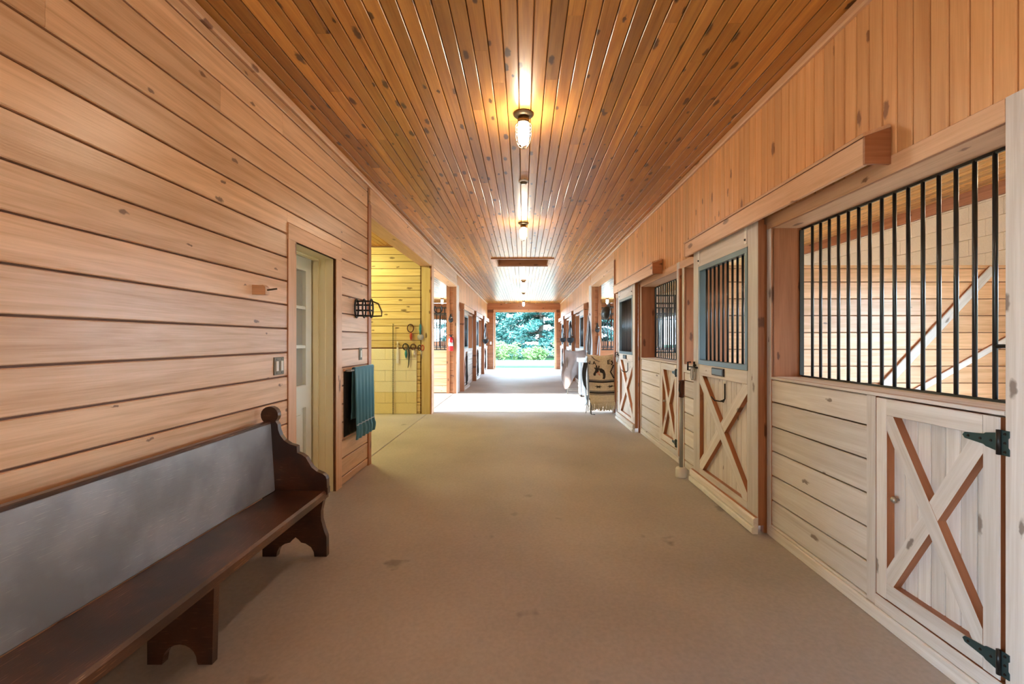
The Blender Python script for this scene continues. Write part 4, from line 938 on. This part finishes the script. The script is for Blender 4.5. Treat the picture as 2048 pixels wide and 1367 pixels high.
for k in range(3):
    a = 12.42+3.2*k+.15
    lead(XL+.145, a+.35, 1.02, .14, ('black lead rope coiled on the first far stall door past the fire extinguisher', 'black lead rope on the middle far stall door past the fire extinguisher', 'black lead rope on the last far stall door past the fire extinguisher')[k], -1)
lead(XR-.14, 18.9+.4, 1.02, .2, 'black lead rope on the last far stall door beyond the mauve rug', 1)
# bundle of pale ropes on the right
rp = empty('rope_bundle', (1.70, 11.93, 1.0), 'bundle of pale grey ropes and halters hanging above the tack cabinet', 'rope')
L_ = []
for k in range(9):
    xx = 1.62+.02*k+random.uniform(-.01, .01); yy = 11.90-.01*(k % 3)
    L_.append([(xx*.3+1.72*.7, 11.93, 2.05-.02*k), (xx*.6+1.72*.4, yy, 1.65), (xx, yy, 1.35), (xx+random.uniform(-.03, .03), yy, 1.02)])
tubes(rp, 'rope', M['rope'], L_[0::2], .013); tubes(rp, 'dark_rope', M['blacknylon'], L_[1::2], .012); tube(rp, 'hook', M['hardware'], [(1.74, 12.0, 2.06), (1.74, 11.88, 2.06), (1.72, 11.88, 2.1)], .01)
rp2 = empty('rope_bundle', (1.97, 11.93, 1.0), 'pale rope halter hanging on the orange end post below the small round basket', 'rope')
tubes(rp2, 'rope', M['rope'], [[(1.98, 11.95, 1.52), (1.95, 11.93, 1.3), (1.93, 11.93, 1.02)], [(1.98, 11.95, 1.52), (2.0, 11.93, 1.3), (1.99, 11.93, 1.0)]], .013)
# riding helmet on the casing of the right opening
hm = empty('riding_helmet', (1.86, 8.95, 1.65), 'black riding helmet hanging beside the cross aisle opening', 'helmet')
v, f = lathe_geo([(.115, 0), (.118, .03), (.112, .08), (.085, .125), (.04, .148), (.001, .152)], 18)
Mh = T((1.66, 8.98, 1.93)) @ rot(math.radians(-82), 'Y') @ rot(.3, 'X') @ Matrix.Diagonal((1.15, 1.05, .80, 1))
link('shell', mesh_of(v, f, M['black'], 'shell', True), Mh, hm)
prism(hm, 'visor', M['black'], [(.10, -.08), (.16, -.05), (.175, 0), (.16, .05), (.10, .08)], Mh, .012)
tube(hm, 'chin_strap', M['brown'], [(1.66, 8.94, 1.86), (1.70, 8.92, 1.74), (1.74, 8.92, 1.66), (1.735, 8.93, 1.80)], .010)
tube(hm, 'hook', M['hardware'], [(1.77, 8.83, 2.05), (1.70, 8.90, 2.05), (1.65, 8.95, 2.02)], .009)
# horseshoe hook + orange tag on the left opening
hs = empty('horseshoe_hook', (-1.70, 8.9, 2.0), 'black horseshoe hook on the casing between wash stall and cross aisle', 'hook')
tube(hs, 'shoe', M['black'], [(-1.66+.075*math.cos(a), 8.86+.0*a, 2.01+.085*math.sin(a)) for a in np.linspace(math.radians(140), math.radians(400), 16)], .013, 8)
tube(hs, 'bracket', M['black'], [(-1.742, 8.84, 1.92), (-1.70, 8.86, 1.925)], .012)
# fire extinguisher
fx = empty('fire_extinguisher', (-1.895, 11.87, 1.10), 'red fire extinguisher mounted on the stall end post', 'fire extinguisher')
Mx = T((-1.895, 11.88, 1.12))
fc = lathe(fx, 'cylinder', M['red'], [(.05, 0), (.062, .015), (.062, .30), (.045, .345), (.022, .36)], Mx, 20)
lathe(fc, 'label_band', M['paper'], [(.0632, .13), (.0632, .22)], Mx, 20)
fv = lathe(fx, 'valve', M['hardware'], [(.02, .355), (.022, .40), (.012, .41)], Mx, 12)
box(fv, 'handle', M['black'], -1.955, -1.835, 11.865, 11.89, 1.525, 1.545); tube(fv, 'hose', M['black'], [(-1.885, 11.88, 1.50), (-1.83, 11.87, 1.46), (-1.826, 11.87, 1.36), (-1.828, 11.87, 1.25)], .010)
box(fx, 'bracket', M['hardware'], -1.93, -1.86, 11.94, 12.0, 1.3, 1.36, along=0)
# outlet / sign on far wall, papers
ob = empty('junction_box', (-1.60, YF-.01, 1.2), 'small white electrical box on the end wall by the doorway', 'electrical box'); fb(ob, 'plate', M['white'], -1.62, -1.54, 1.2, 1.33, YF+.0, .025); fb(ob, 'cover', M['galv'], -1.605, -1.555, 1.215, 1.315, YF-.025, .006)
pt = tag(link('floor_paper', board_mesh(.11, .05, .004, .001, M['paper']), T((-.5, 9.25, 0)) @ rot(.1, 'Z')), 'small white scrap lying on the floor near the wash stall', 'paper')
# sliding barn door edge at the far doorway
d12 = tag(link('door_12', None), 'wooden edge of the open barn door beside the far doorway', 'door', kind='structure')
for k in range(2): fb(d12, 'door_board', M['post'], OX0-.085+.0+.05*k, OX0-.035+.05*k, .02, OZ-.02, YF+.10, .04, 'z')
fb(d12, 'edge_strip', M['white'], OX0-.098, OX0-.085, .02, OZ-.02, YF-.03, .02, 'z')

# ================================================================ OUTSIDE
lawn_m = plain('lawn_green', (.012, .042, .014), .9, noise=.3, nscale=3, bump=.5, spec=.05); drive_m = plain('pale_gravel', (.40, .38, .35), .95, noise=.1, nscale=30)
lw = boxes(None, 'lawn', lawn_m, [(-90, 90, -60, 160, -.45, -.16)]); tag(lw, 'green lawn around the barn', 'lawn', kind='structure')
ap = boxes(None, 'apron', M['conc'], [(-2.2, 2.4, YF+.21, 23.0, -.15, -.01)]); tag(ap, 'concrete apron outside the far doorway', 'pavement', kind='structure')
dr = boxes(None, 'driveway', drive_m, [(-40, 40, 27.9, 34.0, -.159, -.10)]); tag(dr, 'pale sunlit gravel drive crossing beyond the doorway', 'driveway', kind='structure')
def foliage_mat(name, a, b_):
    m, nt, b = new_mat(name); ge = nt.nodes.new('ShaderNodeNewGeometry'); mx = nt.nodes.new('ShaderNodeMix'); mx.data_type = 'RGBA'
    mx.inputs[6].default_value = (*a, 1); mx.inputs[7].default_value = (*b_, 1); nt.links.new(ge.outputs['Random Per Island'], mx.inputs[0]); nt.links.new(mx.outputs[2], b.inputs['Base Color'])
    b.inputs['Roughness'].default_value = .6; b.inputs['Transmission Weight'].default_value = 0
    return m
bark = plain('bark', (.10, .075, .055), .9, noise=.3, nscale=9)
fol_t = foliage_mat('blue_green_needles', (.006, .052, .05), (.024, .125, .10)); fol_y = foliage_mat('yellow_green_leaves', (.05, .12, .03), (.16, .26, .07))
def cloud(centers, rad, per, size, seed, squash=.45, droop=.0):
    rng = np.random.default_rng(seed); n = len(centers)*per
    c = np.repeat(np.array(centers), per, 0); r = np.repeat(np.array(rad), per)
    d = rng.normal(size=(n, 3)); d /= np.linalg.norm(d, axis=1)[:, None]; d *= (rng.random(n)**.5)[:, None]
    d[:, 2] *= squash; p = c + d*r[:, None]
    e1 = rng.normal(size=(n, 3)); e1[:, 2] *= .5; e1 /= np.linalg.norm(e1, axis=1)[:, None]
    e2 = np.cross(e1, rng.normal(size=(n, 3))); e2 /= np.linalg.norm(e2, axis=1)[:, None]
    s = size*(.6+.8*rng.random(n))[:, None]
    V = np.stack([p-e1*s, p+e2*s*.32, p+e1*s, p-e2*s*.32], 1).reshape(-1, 3)
    return V, [(4*i, 4*i+1, 4*i+2, 4*i+3) for i in range(n)]
def pine(x, y, h, rad, seed, label, mat, n_tier=13, name='pine_tree', per=105, leaf_s=.16, clump=.62):
    rng = np.random.default_rng(seed); tr = empty(name, (x, y, -.16), label, 'tree', 'trees beyond the barn doorway')
    tube(tr, 'trunk', bark, [(x, y, -.3), (x+.1, y, h*.4), (x, y, h*.97)], [.28, .2, .04], 10)
    cs, rs, br = [], [], []
    for t_ in range(n_tier):
        z = .5+(h-1)*t_/n_tier; R = rad*(1-.75*t_/n_tier)
        nbr = 9
        for k in range(nbr):
            a = 2*math.pi*(k+rng.random()*.7)/nbr + t_; L = R*rng.uniform(.75, 1.1); dz = rng.uniform(-.12, .12)*L
            pts = [(x+math.cos(a)*L*q, y+math.sin(a)*L*q, z+dz*q+.22*L*q*(1-q)-.12*L*q*q) for q in (0, .33, .66, 1)]
            br.append(tube_geo(pts, [.06, .045, .03, .01], 5))
            for q in (.35, .55, .75, .95, 1.05):
                p = (x+math.cos(a)*L*q, y+math.sin(a)*L*q, z+dz*q+.22*L*q*(1-q)-.12*L*q*q)
                if p[2] > .1: cs.append(p); rs.append(clump*rng.uniform(.7, 1.25))
    link('branches', mesh_of(*merge(br), bark, 'branches', True), None, tr)
    V, F = cloud(cs, rs, per, leaf_s, seed); o = link('foliage', mesh_of(V, F, mat, 'foliage'), None, tr); o['kind'] = 'stuff'
    return tr
pine(1.6, 42.5, 11, 5.4, 3, 'large blue green pine filling the far doorway', fol_t)
pine(-4.6, 48.0, 10, 4.6, 5, 'blue green pine standing behind at the door-edge side', fol_t, 11)
pine(7.6, 49.0, 11, 4.5, 8, 'blue green pine partly hidden behind the large pine', fol_t, 11)
def shrub(x, y, r, h, seed, label):
    rng = np.random.default_rng(seed); tr = empty('shrub', (x, y, -.16), label, 'shrub', 'leafy shrubs by the drive')
    cs = [(x+rng.uniform(-r, r), y+rng.uniform(-r, r)*.6, rng.uniform(.1, h)) for _ in range(22)]
    tubes(tr, 'stem', bark, [[(x, y, -.2), ((x+c[0])/2, (y+c[1])/2, c[2]*.6), c] for c in cs[:8]], .025)
    V, F = cloud(cs, [.45]*len(cs), 80, .11, seed, .8); o = link('foliage', mesh_of(V, F, fol_y, 'foliage'), None, tr); o['kind'] = 'stuff'
shrub(-1.9, 35.3, 1.3, 1.1, 21, 'yellow green shrub at the door-edge side of the pine')
shrub(.7, 35.3, 1.0, .7, 22, 'low yellow green shrub below the middle of the pine')
shrub(3.4, 35.2, 1.0, 1.3, 23, 'yellow green shrub under the right boughs of the pine')
